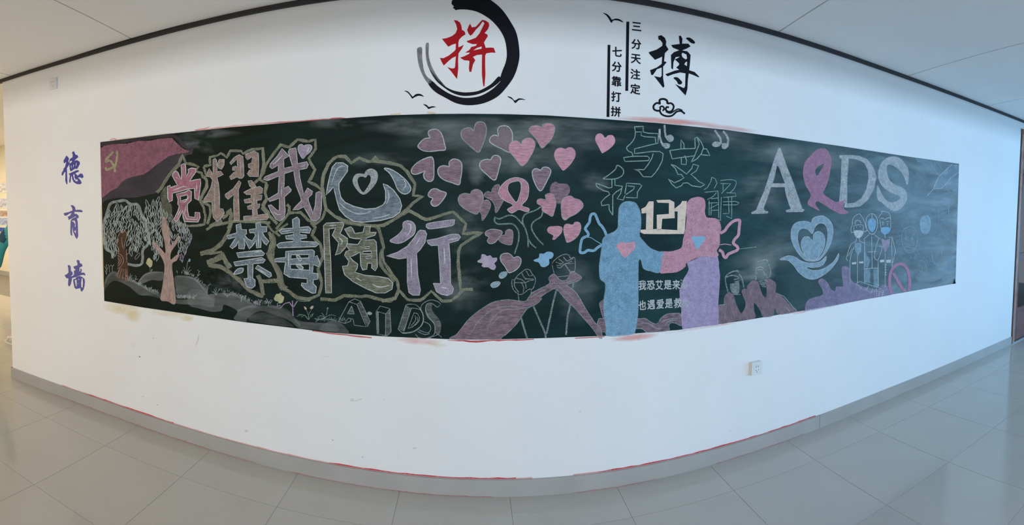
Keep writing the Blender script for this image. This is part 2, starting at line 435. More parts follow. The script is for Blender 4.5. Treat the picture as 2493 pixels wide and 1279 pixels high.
haze(1120, 560, 60, 70, 'pale', .10); haze(1130, 700, 80, 60, 'pale', .08); haze(1400, 700, 60, 90, 'pale', .09)
haze(560, 690, 70, 40, 'pale', .08); haze(470, 350, 60, 20, 'pale', .10, .3); haze(520, 325, 80, 12, 'pale', .12)
haze(1700, 650, 40, 60, 'pale', .06); haze(820, 300, 130, 16, 'pale', .08); haze(900, 390, 120, 22, 'pale', .09)
F('P')
F('A1')
art('chalk_flag', chalk('rose', .58), ["30,300 80,265 200,240 300,235 420,230 560,195 750,190 850,165 1040,150 1110,220 1170,280 1220,315 1300,335 1240,365 1100,380 1000,410 900,480 800,550 720,620 640,670 500,700 400,730 330,780 270,860 180,900 110,960 60,1000 45,1000"], lvl=1, label='dusky rose chalk flag')
art('chalk_flag_fold', chalk('dusk', .55, 'smear'), ["~60,1000 110,960 180,900 270,860 330,780 400,730 500,700 640,670 720,620 800,550 900,480 1000,410 1100,380 1240,365 1330,300 1330,380 1250,400 1180,480 1060,580 960,700 900,840 820,930 700,960 560,990 400,1000 250,1000 100,1040 60,1080"], lvl=1, label='dark mauve shaded fold under the flag')
art('chalk_flag_edge', chalk('dusk', .4, 'smear'), (), [("~40,240 300,205 600,165 700,150 1040,112", 9), ("~1040,112 1110,150 1200,250 1290,310 1330,300 1345,260", 9, False, 0, .2), ("1115,150 1150,200 1230,250", 3)], lvl=2)
art('chalk_emblem', chalk('straw', .5), (), [("~270,335 268,430 250,520 232,580 240,635", 5.2, False, 0, .2), ("~218,345 170,395 118,450 112,490 150,470 195,500 232,575", 5.6, False, 0, .2), ("~105,570 120,605 160,590 235,560", 5.5, False, 0, .2)], lvl=3, label='pale straw hammer and sickle emblem on the rose flag')
# ---- hills and grass at the lower left
F('A2')
art('chalk_hill', chalk('grey', .27, 'smear'), ["~65,1010 80,870 160,800 240,860 330,900 420,930 560,990 690,1040 840,1100 1100,1080 1235,1040 1235,1180 1100,1160 900,1150 830,1140 700,1100 560,1060 440,1050 330,960 200,900 130,920"], lvl=0, label='grey chalk hillside in the lower left corner')
art('chalk_hill', chalk('grey', .30, 'smear'), ["~430,910 500,830 580,805 680,805 710,830 700,880 660,900 580,890 500,920 450,940"], lvl=0)
art('chalk_hill', chalk('grey', .30, 'smear'), ["~825,850 980,850 1060,890 1120,960 1170,1040 1235,1100 1100,1100 860,1060 830,960"], lvl=0)
F('B4')
art('chalk_hill', chalk('grey', .27, 'smear'), ["~0,60 200,40 320,120 560,90 800,130 1000,230 1100,320 1500,310 1700,400 1780,500 1900,570 2100,590 2300,600 2493,640 2493,740 2000,700 1850,680 1700,560 1450,460 1200,400 1000,520 960,580 760,530 820,400 600,290 560,390 400,410 200,360 0,290"], lvl=0, label='grey mauve hills running along the bottom edge')
art('chalk_hill', chalk('grey', .16, 'smear'), ["~1000,540 1200,420 1500,470 1700,600 1760,660 1500,640 1250,600"], lvl=0)
art('chalk_hill', chalk('grey', .27, 'smear'), ["~2300,600 2493,560 2650,680 2700,780 2600,800 2493,760 2200,720"], lvl=0)
F('A2')
art('chalk_crest', chalk('pale', .20, 'smear'), (), [("~65,1010 90,880 160,805 240,850 330,890 430,930 540,1000 660,1060", 5, False, .5), ("~440,900 500,835 580,808 700,808", 4, False, .5), ("~840,850 980,860 1060,900 1130,980 1180,1060", 5, False, .5)], lvl=1, stuff=True)
F('B4')
art('chalk_crest', chalk('pale', .18, 'smear'), (), [("~560,95 800,135 1000,235 1120,320", 6, False, .5), ("~830,395 1000,330 1300,300 1560,370 1740,500 1880,640", 7, False, .5)], lvl=1, stuff=True)
def tufts(name, curve, n_, h, w=.9, key='pale', cov=.5, spread=2.2):
    p = dense(pts(curve)[0], False, 3); f = Flat(); c0 = cur[0]; cur[0] = 'P'
    for k in range(n_):
        x, y = random.choice(p); y += random.uniform(-spread, spread); a = random.uniform(-.8, .8); hh = h*random.uniform(.5, 1.1)
        f.line([(x, y), (x+math.sin(a)*hh*.5, y-hh*.6), (x+math.sin(a)*hh, y-math.cos(a)*hh)], w)
    cur[0] = c0
    return tag(f.build(name, chalk(key, cov), bo, LV(2)), kind='stuff')
F('A2')
tufts('chalk_grass', "340,890 420,930 500,970 560,1000 640,1030", 60, 8)
tufts('chalk_grass', "850,1085 920,1085 1040,1085", 55, 9)
tufts('chalk_grass', "840,815 900,820 960,830 1020,850 1060,890 1110,920 1150,985", 60, 6)
F('B4')
tufts('chalk_grass', "520,60 640,80 760,110 850,150 960,190 1060,240 1120,280 1200,300", 70, 7)
tufts('chalk_grass', "1120,270 1200,270 1340,270 1420,280", 30, 9)
tufts('chalk_grass', "2150,560 2290,560 2493,560 2640,560 2700,590", 60, 10, key='green', cov=.30)
F('A2')
def plant(lines, w=1.1, key='pale', fills=(), fkey='ice', lvl=3, label=None):
    o = art('chalk_plant', chalk(key, .55), (), [(q, w) for q in lines], lvl=lvl, label=label)
    if fills: art('chalk_bud', chalk(fkey, .6), fills, lvl=lvl+1, parent=o)
plant(["92,830 88,720", "70,745 95,790", "110,750 92,790", "75,790 92,830"], label='small sprig at the left edge of the board')
plant(["122,805 122,740", "105,725 122,745 138,728", "150,800 153,745 135,728", "153,745 172,725"])
plant(["350,880 345,820", "330,845 348,870 365,835", "400,900 410,850", "392,870 405,885 430,880", "395,850 402,840"])
plant(["948,820 955,720 965,690", "948,820 920,750", "948,820 985,745", "948,820 910,780", "948,820 1000,780"], fills=["~965,690 978,660 992,672 985,695"], label='bud on a stem on the hillside')
plant(["1060,870 1085,800", "1065,780 1085,800 1095,795", "1060,830 1075,845 1095,825"])
plant(["1170,1055 1165,960 1140,930", "1170,1055 1180,950 1210,930", "1170,1055 1150,970"], w=1.8, key='grey')
f_ = art('chalk_flower', chalk('straw', .8), ["~520,690 530,665 550,652 565,668 583,690 580,735 560,755 535,735 515,710"], lvl=4, label='small pale yellow flower between the trees')
art('chalk_stem', chalk('green', .5), ["~565,790 585,770 575,800"], [("555,750 560,810", 1.3)], lvl=3, parent=f_)
F('A4')
f_ = art('chalk_flower', chalk('straw', .72), ["~1010,1080 1030,1045 1065,1040 1085,1025 1105,1060 1132,1080 1128,1115 1110,1155 1070,1165 1050,1140 1015,1130 1000,1100"], lvl=5, label='pale yellow flower below the second line of writing')
art('chalk_stem', chalk('ice', .5), ["~1055,1190 1090,1185 1075,1205"], [("1048,1160 1042,1210", 2.2)], lvl=4, parent=f_)
F('B4')
plant(["460,135 465,0", "460,135 420,60", "460,135 510,40", "460,100 390,70", "455,80 430,20"], key='green', label='green sprig on the hill')
plant(["650,165 655,130", "600,100 650,150 700,115"], w=1.6)
plant(["885,235 890,170 860,120", "890,180 925,140"], w=2)
plant(["1200,305 1205,240 1170,200", "1205,240 1240,210", "1130,300 1100,240", "1345,310 1345,240 1310,185", "1345,250 1390,205", "1345,270 1400,240"], w=1.8, key='violet')
plant(["1760,480 1755,330 1700,250", "1765,330 1835,225", "1700,250 1620,270 1540,350", "1755,330 1750,220"], w=2.6, key='violet', label='forked lilac sapling on the hill')
plant(["1840,222 1950,235 2050,225", "1980,370 2010,440 2025,530", "2070,370 2030,440 2020,530", "~1850,450 1950,465 2020,540 2060,470 2110,435", "~1820,490 1870,470 1910,470", "~1900,500 1960,470 2020,540", "2070,500 2100,450"], key='green', fills=["~1943,322 1965,325 1992,360 1965,372", "~2045,350 2070,315 2105,312 2085,362"], fkey='cream', label='two tulips in a green tuft')
plant(["2320,470 2345,350", "~2120,520 2200,540 2290,510 2380,460", "~2200,480 2260,480 2300,520", "~2300,500 2400,460 2480,480", "~2240,430 2280,470 2290,520", "~2140,580 2200,540 2290,530", "~2300,530 2400,540 2490,560"], key='green', fills=["~2325,355 2345,330 2360,350 2340,372"], fkey='teal', label='spiky green tuft at the foot of the board')
# ---- the two trees
F('A2')
def inside(p, poly):
    c = False; j = len(poly)-1
    for i in range(len(poly)):
        if (poly[i][1] > p[1]) != (poly[j][1] > p[1]) and p[0] < (poly[j][0]-poly[i][0])*(p[1]-poly[i][1])/(poly[j][1]-poly[i][1])+poly[i][0]: c = not c
        j = i
    return c
def leaves(region, n_, L=(55, 112), ang=(-.5, .5), keep=()):
    f = Flat(); xs = [q[0] for q in region]; ys = [q[1] for q in region]; done = []; tries = 0
    while len(done) < n_ and tries < 6000:
        tries += 1
        p = (random.uniform(min(xs), max(xs)), random.uniform(min(ys), max(ys)))
        if not inside(p, region) or any(inside(p, k_) for k_ in keep): continue
        if any(abs(p[0]-q[0]) < 19 and abs(p[1]-q[1]) < 44 for q in done): continue
        done.append(p); l_ = random.uniform(*L)/2; a = random.uniform(*ang); wd_ = l_*random.uniform(.22, .32)
        ax, ay = math.sin(a), -math.cos(a); nx, ny = -ay, ax
        q = [(p[0]+ax*t*l_+nx*wd_*k_*(1-t*t), p[1]+ay*t*l_+ny*wd_*k_*(1-t*t)) for k_, ts in ((1, (-1, -.5, 0, .5)), (-1, (1, .5, 0, -.5))) for t in ts]
        f.line(q, 1.3, True)
        if random.random() < .35: f.line([(p[0]-ax*l_*.7, p[1]-ay*l_*.7), (p[0]+ax*l_*.6, p[1]+ay*l_*.6)], .9)
    return f
t1 = art('chalk_tree', chalk('brown', .38), ["~205,600 203,520 215,430 265,345 312,400 292,520 312,640 322,890 190,860 212,780"], lvl=2, label='left tree with a brown trunk and a cloud shaped crown')
art('chalk_bark_line', chalk('tan', .55), (), [(q, 1.3) for q in ("~205,520 212,430 240,375 265,340", "~265,340 310,395 290,480 272,560", "~250,430 258,490 262,540", "~112,385 130,450 200,520", "~130,375 165,440 205,490", "~300,620 340,590 352,530", "~205,600 255,630 272,690 240,750 205,770", "~210,625 240,650 245,700 210,745", "~212,650 228,680 214,720", "305,560 308,700", "240,760 190,845", "255,765 225,870", "270,770 262,885", "288,770 300,900", "305,770 320,905", "232,770 205,860", "300,840 340,900")], lvl=3, parent=t1)
reg1 = [(150,120),(230,80),(330,90),(420,100),(440,180),(500,240),(500,330),(530,450),(490,520),(430,560),(400,590),(350,600),(330,520),(290,560),(200,620),(150,650),(110,560),(70,520),(70,300),(110,200)]
lf = leaves(reg1, 92, keep=[[(205,600),(205,400),(265,340),(315,400),(320,620)]]); tag(lf.build('chalk_leaves', chalk('pale', .78), t1, LV(3)), kind='stuff')
art('chalk_crown_outline', chalk('pale', .46), (), [("~155,660 150,600 80,545 58,400 62,280 100,150 140,65 220,45 290,38 350,75 420,80 452,140 470,200 512,250 515,330 548,450 520,525 478,570 475,700 420,735 315,718", 6.5, False, 0, .15)], lvl=2, parent=t1)
t2 = art('chalk_tree', chalk('tan', .72, 'vert'), ["~690,215 735,260 772,420 778,520 820,470 872,415 850,490 785,590 780,670 830,630 870,612 845,680 795,722 812,900 832,1142 745,1120 670,1100 690,960 712,780 700,690 640,580 580,490 612,488 680,560 722,600 712,480 688,380"], lvl=4, label='right tree with a pinkish tan trunk and loose outlined leaves')
art('chalk_bark_line', chalk('peach', .4), (), [(q, 1.1) for q in ("~735,780 715,900 700,1050", "~760,770 750,900 745,1080", "~785,780 790,900 800,1090", "~705,240 745,400 750,560", "~600,500 680,590 720,660")], lvl=5, parent=t2)
reg2 = [(500,90),(560,60),(640,20),(670,60),(680,180),(780,200),(880,240),(980,330),(990,450),(950,560),(900,680),(870,640),(840,480),(780,520),(770,420),(720,250),(690,230),(690,430),(700,560),(620,500),(660,640),(610,690),(590,600),(540,470),(500,300)]
lf = leaves(reg2, 84, ang=(-.35, .45)); tag(lf.build('chalk_leaves', chalk('pale', .78), t2, LV(3)), kind='stuff')
art('chalk_leaf_cluster', chalk('violet', .55), (), [(q, 1.3, True) for q in ("~400,640 440,600 445,625 405,670", "~875,620 890,640 885,680 870,650", "~900,340 930,330 925,400 895,440")]+[("~985,380 995,470 950,560 900,690", 1.3)], lvl=4, parent=t2)
# ---- ragged khaki halos round the lettering
def halo(lines, w=6.5, key='khaki', cov=.50, label=None, lvl=1, jit=.28):
    f = Flat()
    for q in lines:
        ww = w
        if isinstance(q, tuple): q, ww = q
        f.line(q, ww, False, 0, jit)
        f.line(q, ww*.35, False, 0, .3)
    return tag(f.build('chalk_halo', chalk(key, cov), bo, LV(lvl)), label)
F('A1')
halo(["830,925 900,850 950,760 1050,620 1140,520 1195,390 1240,510 1310,520 1420,560 1380,620 1460,650 1480,700 1540,740 1530,830 1470,960 1430,1040", "900,850 1000,690 1150,530"], 6.8, label='ragged khaki halo round the first character')
art('chalk_halo_fill', chalk('khaki', .26), ["~905,900 960,840 985,930 990,1040 1040,1110 1040,1230 990,1300 900,1290 870,1180 900,1080 880,980"], lvl=1)
F('A3')
halo(["595,890 650,980 672,1090 655,1200 550,1225 440,1225 330,1195 210,1160", "650,420 740,400 730,290 840,270 880,240 930,270 960,300 1010,210 1160,210 1180,250 1300,190 1450,175 1460,400 1410,600 1500,640 1480,770 1500,850 1440,940 1540,1060", "650,420 680,540 660,560 690,620 700,700 640,800 600,880 730,950 740,1060 700,1200", ("900,1120 960,1080 1000,1000 1020,1080 1010,1200 980,1260", 9), "1010,1160 1200,1165 1550,1185", ("730,1230 900,1160", 9)], 6.2, label='ragged khaki halo round the second character')
F('A5')
halo(["110,230 118,400 118,540", "0,670 60,620 120,540 150,440 250,290 340,175 450,205 560,110 700,130 790,110 795,230 740,300 710,350 745,440 785,500 730,620 700,650 800,700 870,760", ("420,950 455,980 450,1060 380,1150 280,1270", 7), "450,1060 600,1050 700,1150 800,1200 880,1130 925,1000 900,800 875,700 905,560 960,420 1060,330", ("140,680 170,700 140,800 160,880 105,1000 200,1100 300,1200", 7)], 7.0, label='ragged khaki halo round the third character')
F('B1')
halo(["90,720 90,600 115,430 180,320 250,220 320,190 430,190 520,290 640,215 780,262 900,262 1100,290 1250,330 1350,420 1470,600 1440,770 1580,780 1430,880 1360,960 1250,1060 1150,1130 1000,1210 800,1215 600,1180 400,1130 280,1080 150,970 120,800 90,720", "1360,990 1450,1030 1560,1100 1640,1130 1700,1120", "820,262 880,200 920,250"], 7.4, label='ragged khaki halo round the fourth character')
F('A4')
halo([("450,100 425,200 375,310 310,400 200,480 45,522", 10), ("45,522 180,515 320,500 330,600", 6), ("130,640 230,610 340,540 380,640 430,710", 12), ("150,670 300,690 420,760", 9), ("420,760 560,880 680,1000 860,1080", 9), ("790,800 835,900 860,1060", 10), ("820,880 1050,870", 9), ("930,240 985,340 940,480 970,620 1040,760 1090,880 1100,960 1190,1010 1300,1090 1450,1115 1580,1060 1620,900 1570,720 1640,560 1600,400 1490,280 1540,180 1480,120", 8), ("900,120 980,230 1080,290", 6), ("1020,240 1180,130", 6), ("120,210 200,160 430,110 640,95 900,112", 6)], 7, cov=.46, label='ragged khaki halo round the fifth and sixth characters')
halo([("960,260 1000,400 950,520 1000,650 1060,780 1100,900 1140,980", 15)], 14, cov=.40, jit=.5)
F('B2')
halo([("100,0 200,95 330,180 560,215", 7), ("720,210 790,260 830,400 860,520 815,600 810,720 850,800 940,900 1000,980", 8), ("0,1215 200,1225 320,1165 560,1180 650,1170 800,1220 950,1240 1001,1190", 8)], 8, cov=.40, label='ragged khaki halo round the seventh character')
F('B3')
halo(["270,120 350,72 430,112 560,190 720,145 920,80 1000,160 1090,240 1050,370 1310,350 1180,420 1020,520 990,600 990,780 1020,1090 1180,1090", "1060,1100 980,1170 900,1235 780,1245 640,1110 580,1170 500,1230 330,1225 220,1095 200,980 120,880 30,740 0,600", "220,1095 170,1210 0,1240"], 7.2, label='ragged khaki halo round the last character')
# ---- the eight large characters
F('A3')
filled('chalk_character', chalk('candy', .66), [("345,400 375,384 400,385 408,450 412,560 445,500 440,460 490,440 545,450 540,500 470,600 460,620 540,600 605,590 610,650 580,880 530,850 525,715 430,728 320,760 228,782 225,880 185,900 165,850 160,690 195,675 205,705 295,672 260,610 225,545 240,510 275,478 300,500 345,600 352,520")],
       chalk('white', .74), 2.1, ["370,430 370,490", "270,560 320,600", "500,490 450,560", "230,745 380,690 430,700", "560,640 550,760"], label='rose character with a pale outline, first of the upper line')
F('A3')
filled('chalk_character_lower_half', chalk('candy', .60), [("280,795 400,765 450,740 485,760 480,880 430,930 430,1010 450,1100 530,1110 535,1040 595,1045 602,1110 572,1172 390,1165 370,1100 370,1010 310,1130 285,1165 245,1140 300,1030 320,960 300,930 305,870", ["335,825 430,805 430,860 340,885"])],
       chalk('white', .74), 2.1, ["410,950 390,1060 420,1130 560,1140 570,1060", "345,1000 290,1110", "330,900 400,900 460,820"])
filled('chalk_character', chalk('peach', .52), ["690,555 700,500 725,450 760,500 772,530 780,520 775,330 805,310 825,335 830,400 832,490 880,485 915,530 830,570 850,650 865,800 865,990 910,995 930,1050 880,1130 830,1165 780,1110 765,1000 760,900 720,900 650,900 650,870 700,800 750,700 770,600 740,562",
       "850,440 835,400 860,325 930,325 925,400 890,460", "1005,370 1060,300 1130,260 1180,285 1190,400 1195,550 1170,580 1130,580 1100,560 1020,600 1000,560 1060,500 1100,480 1040,470 1040,430 1080,415 1110,430 1100,320 1020,395",
       "1215,260 1330,210 1390,240 1395,400 1390,560 1320,555 1270,555 1240,520 1270,470 1310,460 1255,430 1255,390 1300,370 1310,290 1240,330 1220,300",
       "1130,610 1155,640 1120,740 1125,900 1135,1150 1060,1150 1055,900 1060,800 980,865 945,830 940,800 1050,720", "1250,615 1300,610 1360,690 1310,720 1270,680",
       "1190,770 1290,720 1410,690 1450,720 1440,780 1370,800 1440,810 1430,870 1370,880 1370,930 1410,925 1400,980 1370,1000 1380,1080 1510,1060 1530,1110 1500,1140 1190,1145 1190,1095 1310,1085 1310,1000 1250,1000 1240,960 1300,940 1300,910 1210,915 1195,870 1290,850 1290,800 1230,800"],
       chalk('white', .52), 1.8, ["1210,1130 1440,1105", "800,1060 830,1120 880,1080", "1330,760 1330,1080", "800,600 800,1050", "1150,300 1150,550"], hm=chalk('white', .35), label='peach and grey character, second of the upper line')
F('A5')
filled('chalk_character', chalk('heather', .60), ["360,225 450,320 380,360 385,480 500,455 490,440 440,265 460,230 540,215 550,300 560,420 680,395 700,430 680,480 580,500 590,600 640,820 690,735 755,780 745,820 700,860 700,900 760,1060 790,960 800,800 840,780 875,800 870,1000 850,1120 800,1165 740,1150 700,1080 640,980 570,1015 495,1020 560,950 610,900 600,850 540,700 510,510 390,550 385,740 440,712 480,760 470,780 390,850 400,1030 390,1120 330,1165 280,1140 220,1050 180,960 220,955 290,1020 325,1030 325,870 200,910 175,880 310,800 320,580 170,640 115,620 140,590 310,520 310,440 230,485 200,460 210,420 300,320"],
       chalk('white', .62), 1.9, ["370,310 240,440", "355,710 350,850", "250,1050 300,1080 345,1080", "600,455 660,440"], hw=2.6, label='mauve character, third of the upper line')
filled('chalk_heart', chalk('lilac', .72), ["~640,190 680,175 730,180 748,215 720,270 670,310 630,352 590,300 565,230 580,180 620,172"], chalk('white', .62), 1.9, ["~700,200 700,240 670,270"], hw=2.6, label='lilac heart at the top of the third character')
F('B1')
filled('chalk_character', chalk('steel', .50, 'hatch'), ["150,760 175,610 200,500 240,350 300,285 400,285 470,330 465,410 400,500 340,590 340,680 370,800 430,870 560,930 730,970 880,960 990,910 1030,850 1030,700 990,595 1060,620 1150,690 1240,820 1268,920 1240,1020 1140,1090 950,1140 700,1165 560,1150 440,1080 350,980 310,850 260,640 200,710",
       "~1010,370 1080,370 1180,420 1310,520 1390,620 1400,690 1350,740 1280,740 1210,680 1160,560 1090,440"],
       chalk('white', .74), 2.1, ["~340,870 440,960 580,1030 700,1040 820,1000", "~220,620 280,450 320,370 390,330 430,350", "~1260,530 1310,550 1330,620 1280,685", "~1100,1040 1000,1080 830,1110", "~1060,680 1080,800 1040,900"], hw=2, label='ice blue heart character, last of the upper line')
filled('chalk_heart_ring', chalk('white', .5), [("~715,450 740,405 790,375 850,380 905,430 910,520 870,610 780,710 710,752 640,720 565,620 545,540 580,465 640,445", ["~735,500 770,460 808,485 808,560 760,650 700,722 645,660 612,560 632,500 690,485"])], chalk('white', .5), 1.0, label='white heart ring inside the heart character')
F('A4')
filled('chalk_character', chalk('steel', .50), ["510,150 570,130 580,210 645,210 645,265 620,280 660,330 720,355 760,290 750,250 690,250 680,210 770,195 765,130 820,110 835,170 910,170 905,235 850,245 880,300 935,360 905,410 870,380 835,320 830,440 775,445 770,350 720,420 680,460 640,370 610,320 625,400 615,460 545,455 545,350 510,420 460,455 430,430 490,340 520,300 410,330 390,290 520,250",
       "515,510 830,475 880,520 860,545 540,570", "478,630 840,570 890,600 860,640 730,650 725,840 755,860 755,940 710,970 650,950 610,845 665,840 660,660 500,680", "~480,782 530,720 600,710 590,760 520,785", "790,670 960,770 970,810 940,828 760,710"],
       chalk('white', .70), 2.0, ["750,500 840,490", "760,605 870,600", "690,800 695,880", "800,720 900,780", "800,240 800,440"], label='pale blue character, first of the lower line')
filled('chalk_character', chalk('steel', .50), ["1240,80 1300,45 1330,80 1330,180 1450,170 1480,200 1460,255 1330,240 1340,275 1420,280 1425,315 1340,330 1350,360 1540,370 1580,395 1540,430 1060,445 1035,410 1080,380 1250,360 1260,335 1160,330 1150,290 1255,275 1250,245 1100,265 1070,230 1100,200 1245,190",
       ("1155,490 1500,470 1525,490 1520,560 1560,545 1600,650 1580,690 1510,660 1500,770 1570,780 1570,850 1510,860 1510,910 1550,950 1540,1030 1500,1035 1400,980 1355,930 1360,900 1430,910 1430,845 1200,825 1130,780 1150,630 1010,625 1020,585 1150,570", ["1225,535 1455,530 1450,575 1220,590", "1215,660 1460,655 1460,735 1215,720"]),
       "~1290,550 1330,550 1355,600 1330,610", "~1290,670 1340,665 1380,705 1340,720"],
       chalk('white', .70), 2.0, ["1110,235 1230,215", "1330,215 1450,210", "1480,385 1550,400", "1190,500 1190,700"], label='pale blue character, second of the lower line')
F('B2')
filled('chalk_character', chalk('khaki', .42, 'hatch'), ["45,220 85,185 310,175 320,210 270,330 370,390 370,450 340,520 270,595 205,620 235,540 250,450 165,350 210,250 120,265 125,400 145,700 155,1130 75,1130 60,700",
       ("330,265 415,235 440,260 470,325 580,310 600,230 680,230 670,310 760,310 740,350 630,385 610,415 730,410 760,440 775,780 745,830 695,790 700,730 640,730 630,810 575,820 550,760 540,580 440,630 400,640 440,690 510,740 500,800 470,850 600,890 800,910 920,930 985,1000 970,1080 880,1130 760,1130 620,1070 450,980 330,880 300,770 370,760 390,700 330,620 350,570 400,550 360,500 370,465 510,475 560,400 470,395 400,380", ["600,510 670,500 665,525 605,530", "580,570 690,565 690,600 580,600", "610,640 700,630 690,655 620,660"])],
       chalk('white', .66), 1.9, ["480,920 560,970", "~700,1010 800,1050 930,1030", "~250,375 300,430 280,470", "120,220 220,215"], label='khaki character, third of the lower line')
F('B3')
filled('chalk_character', chalk('lilac', .62), ["~275,230 330,200 400,220 435,280 420,370 350,430 270,480 190,493 105,460 200,390 270,310",
       "500,320 560,330 580,370 560,480 500,570 450,620 465,900 500,1100 485,1165 400,1165 350,1130 330,1000 330,680 220,695 60,655 200,610 330,530 420,420 470,340",
       "~575,265 620,230 920,188 935,210 930,250 860,275 640,305 590,295", "580,455 720,430 900,375 990,375 1020,410 990,455 870,490 885,700 890,1020 930,1080 910,1140 850,1168 770,1155 710,1120 665,1010 760,1015 750,800 730,520 640,520 600,495"],
       chalk('white', .62), 1.9, ["380,690 385,950", "805,550 818,760", "~330,240 370,250 370,330 320,400", "850,450 990,425", "770,1060 860,1080", "500,420 440,510"], hw=3, label='lilac character, last of the lower line')
# ---- small block letters A.I.D.S. with drawn depth
F('B5')
L_ = art('chalk_block_letter', chalk('pale', .5), (), [(q, 1.5) for q in ("190,640 390,270 500,215 610,260 540,320 390,270", "540,320 720,745 490,715 470,600 380,580 300,680 190,640", "610,260 790,640 740,740", "440,350 490,500 360,500 440,350", "310,680 420,640 430,590")], lvl=3, label='block letter A drawn with depth')
art('chalk_shading', chalk('grey', .3, 'hatch'), ["545,320 610,260 790,640 740,745", "440,350 490,500 360,500"], lvl=2, parent=L_)
art('chalk_dot', chalk('pale', .6), ["~730,490 770,455 825,480 815,515 770,520"], lvl=3)
L_ = art('chalk_block_letter', chalk('pale', .45), (), [(q, 1.5) for q in ("910,450 980,350 1165,400 1090,500 910,450", "905,450 920,880 1110,915 1190,840 1165,400", "1085,500 1080,900")]+[("935,460 945,870", 4)], lvl=3, label='block letter I drawn with depth')
art('chalk_shading', chalk('grey', .32, 'hatch'), ["1085,500 1165,400 1190,840 1110,915 1080,900"], lvl=2, parent=L_)
L_ = art('chalk_block_letter', chalk('pale', .45), (), [(q, 1.6) for q in ("~1480,325 1560,315 1660,330 1730,390", "~1560,390 1650,395 1740,420", "1470,325 1320,790 1400,860", "1570,400 1430,820", "~1620,480 1690,500 1725,600 1660,700 1510,780", "1510,780 1620,480", "~1640,530 1650,620 1560,730", "~1680,560 1690,640 1580,760")]+[("~1400,860 1500,860 1640,820 1760,720 1800,600 1780,480 1730,390", 3)], lvl=3, label='block letter D drawn with depth')
art('chalk_shading', chalk('grey', .32, 'hatch'), ["1470,330 1570,400 1440,840 1320,790"], lvl=2, parent=L_)
L_ = art('chalk_block_letter', chalk('pale', .5), (), [(q, 1.6) for q in ("~2110,335 2060,370 1960,300 1870,310 1840,420 1900,560 2000,680 2020,800 1990,900 1850,960 1720,950 1650,890", "~1740,430 1770,330 1860,260 1960,235 2080,270 2130,320", "~1790,640 1900,690 1940,770 1900,850 1800,840 1710,800", "~1690,830 1820,890 1920,870", "1900,960 2080,890 2145,940")], lvl=3, label='block letter S drawn with depth')
art('chalk_shading', chalk('grey', .34, 'hatch'), ["~1850,330 1960,310 1960,430 2090,590 2135,700 2115,860 2060,900 2010,830 2000,700 1870,560 1830,430"], [("%d,%d %d,%d" % (1860+i*14, 420+i*26, 1960+i*12, 400+i*30), 1.2) for i in range(14)], lvl=2, parent=L_)
# ---- hearts
def heart(k, s, fm, om, label, ow=2.4, lvl=3):
    F(k); filled('chalk_heart', fm, ['~'+s], om, ow, lvl=lvl, label=label)
DP = chalk('mauve', .62, 'hatch'); BP = chalk('pink', .78, 'hatch'); WO = chalk('white', .62); GO = chalk('pale', .5)
heart('B6', "300,298 285,260 285,215 330,190 390,190 440,225 470,290 490,370 503,452 430,462 300,475 220,465 160,430 150,400 190,345 240,308", DP, WO, 'mauve heart lying on its side, top left of the hearts')
heart('B6', "870,205 880,150 910,100 960,90 1010,110 1035,190 1020,290 980,400 935,485 860,440 790,375 730,315 705,250 725,195 780,170 830,172", chalk('mauve', .5), GO, 'tall dull mauve heart below the brush ring')
heart('B7', "65,250 55,190 75,145 130,130 185,145 225,200 235,270 225,350 210,450 100,405 20,365 -30,330 -40,300 -20,262 20,243", chalk('mauve', .45), WO, 'dull mauve heart partly behind a brighter one')
heart('B6', "330,550 350,600 355,700 350,820 320,860 270,858 230,820 220,770 240,730 150,765 90,770 60,735 80,680 140,620 220,575 290,550", DP, WO, 'upside down dark heart beside the halo')
heart('B6', "552,670 550,620 580,585 620,573 680,590 715,640 715,730 700,830 680,905 590,880 500,850 430,800 405,740 415,690 450,665 500,660", DP, WO, 'dark tilted heart in the middle of the left hearts')
heart('B6', "1090,582 1110,545 1150,525 1200,540 1220,590 1200,680 1175,780 1150,842 1110,835 1040,775 970,710 945,660 960,610 1000,585 1050,578", chalk('mauve', .55, 'hatch'), WO, 'dark heart below the tall dull heart')
heart('B6', "295,1000 330,965 380,958 440,985 515,1015 480,1090 420,1160 370,1185 330,1170 315,1130 340,1085 290,1060 280,1030", DP, WO, 'small dark heart turned sideways')
heart('B8', "230,220 250,180 300,160 350,175 385,220 390,300 355,400 320,460 280,462 190,420 110,360 80,300 95,240 150,212 200,215", chalk('mauve', .72, 'hatch'), GO, 'large mauve heart left of the ribbon')
heart('B7', "590,150 590,120 640,103 700,108 735,140 735,200 700,290 650,345 600,395 570,385 530,310 470,240 430,185 450,145 500,128 550,132", chalk('pink', .66, 'hatch'), GO, 'pink heart at the top right of the hearts', 1.4)
heart('B7', "335,345 350,310 400,280 450,278 490,310 505,360 480,440 430,530 380,595 335,608 280,540 220,470 190,410 200,350 240,315 290,310", chalk('pink', .8, 'hatch'), GO, 'bright pink heart overlapping the dull one', 1.4, 5)
heart('B7', "865,407 900,390 950,395 985,440 980,510 930,590 870,650 835,665 790,610 750,550 730,480 750,420 790,395 830,395", BP, None, 'bright pink heart without an outline')
heart('B7', "1340,272 1380,245 1430,245 1460,290 1450,350 1390,410 1320,455 1300,455 1265,390 1225,310 1230,250 1270,222 1310,235", chalk('pink', .95), None, 'small bright pink heart apart from the others')
heart('B7', "570,660 600,630 650,628 690,660 685,710 650,780 610,860 575,908 540,890 490,790 470,710 480,660 520,645", DP, WO, 'narrow dark heart with a pale outline above the clover of hearts')
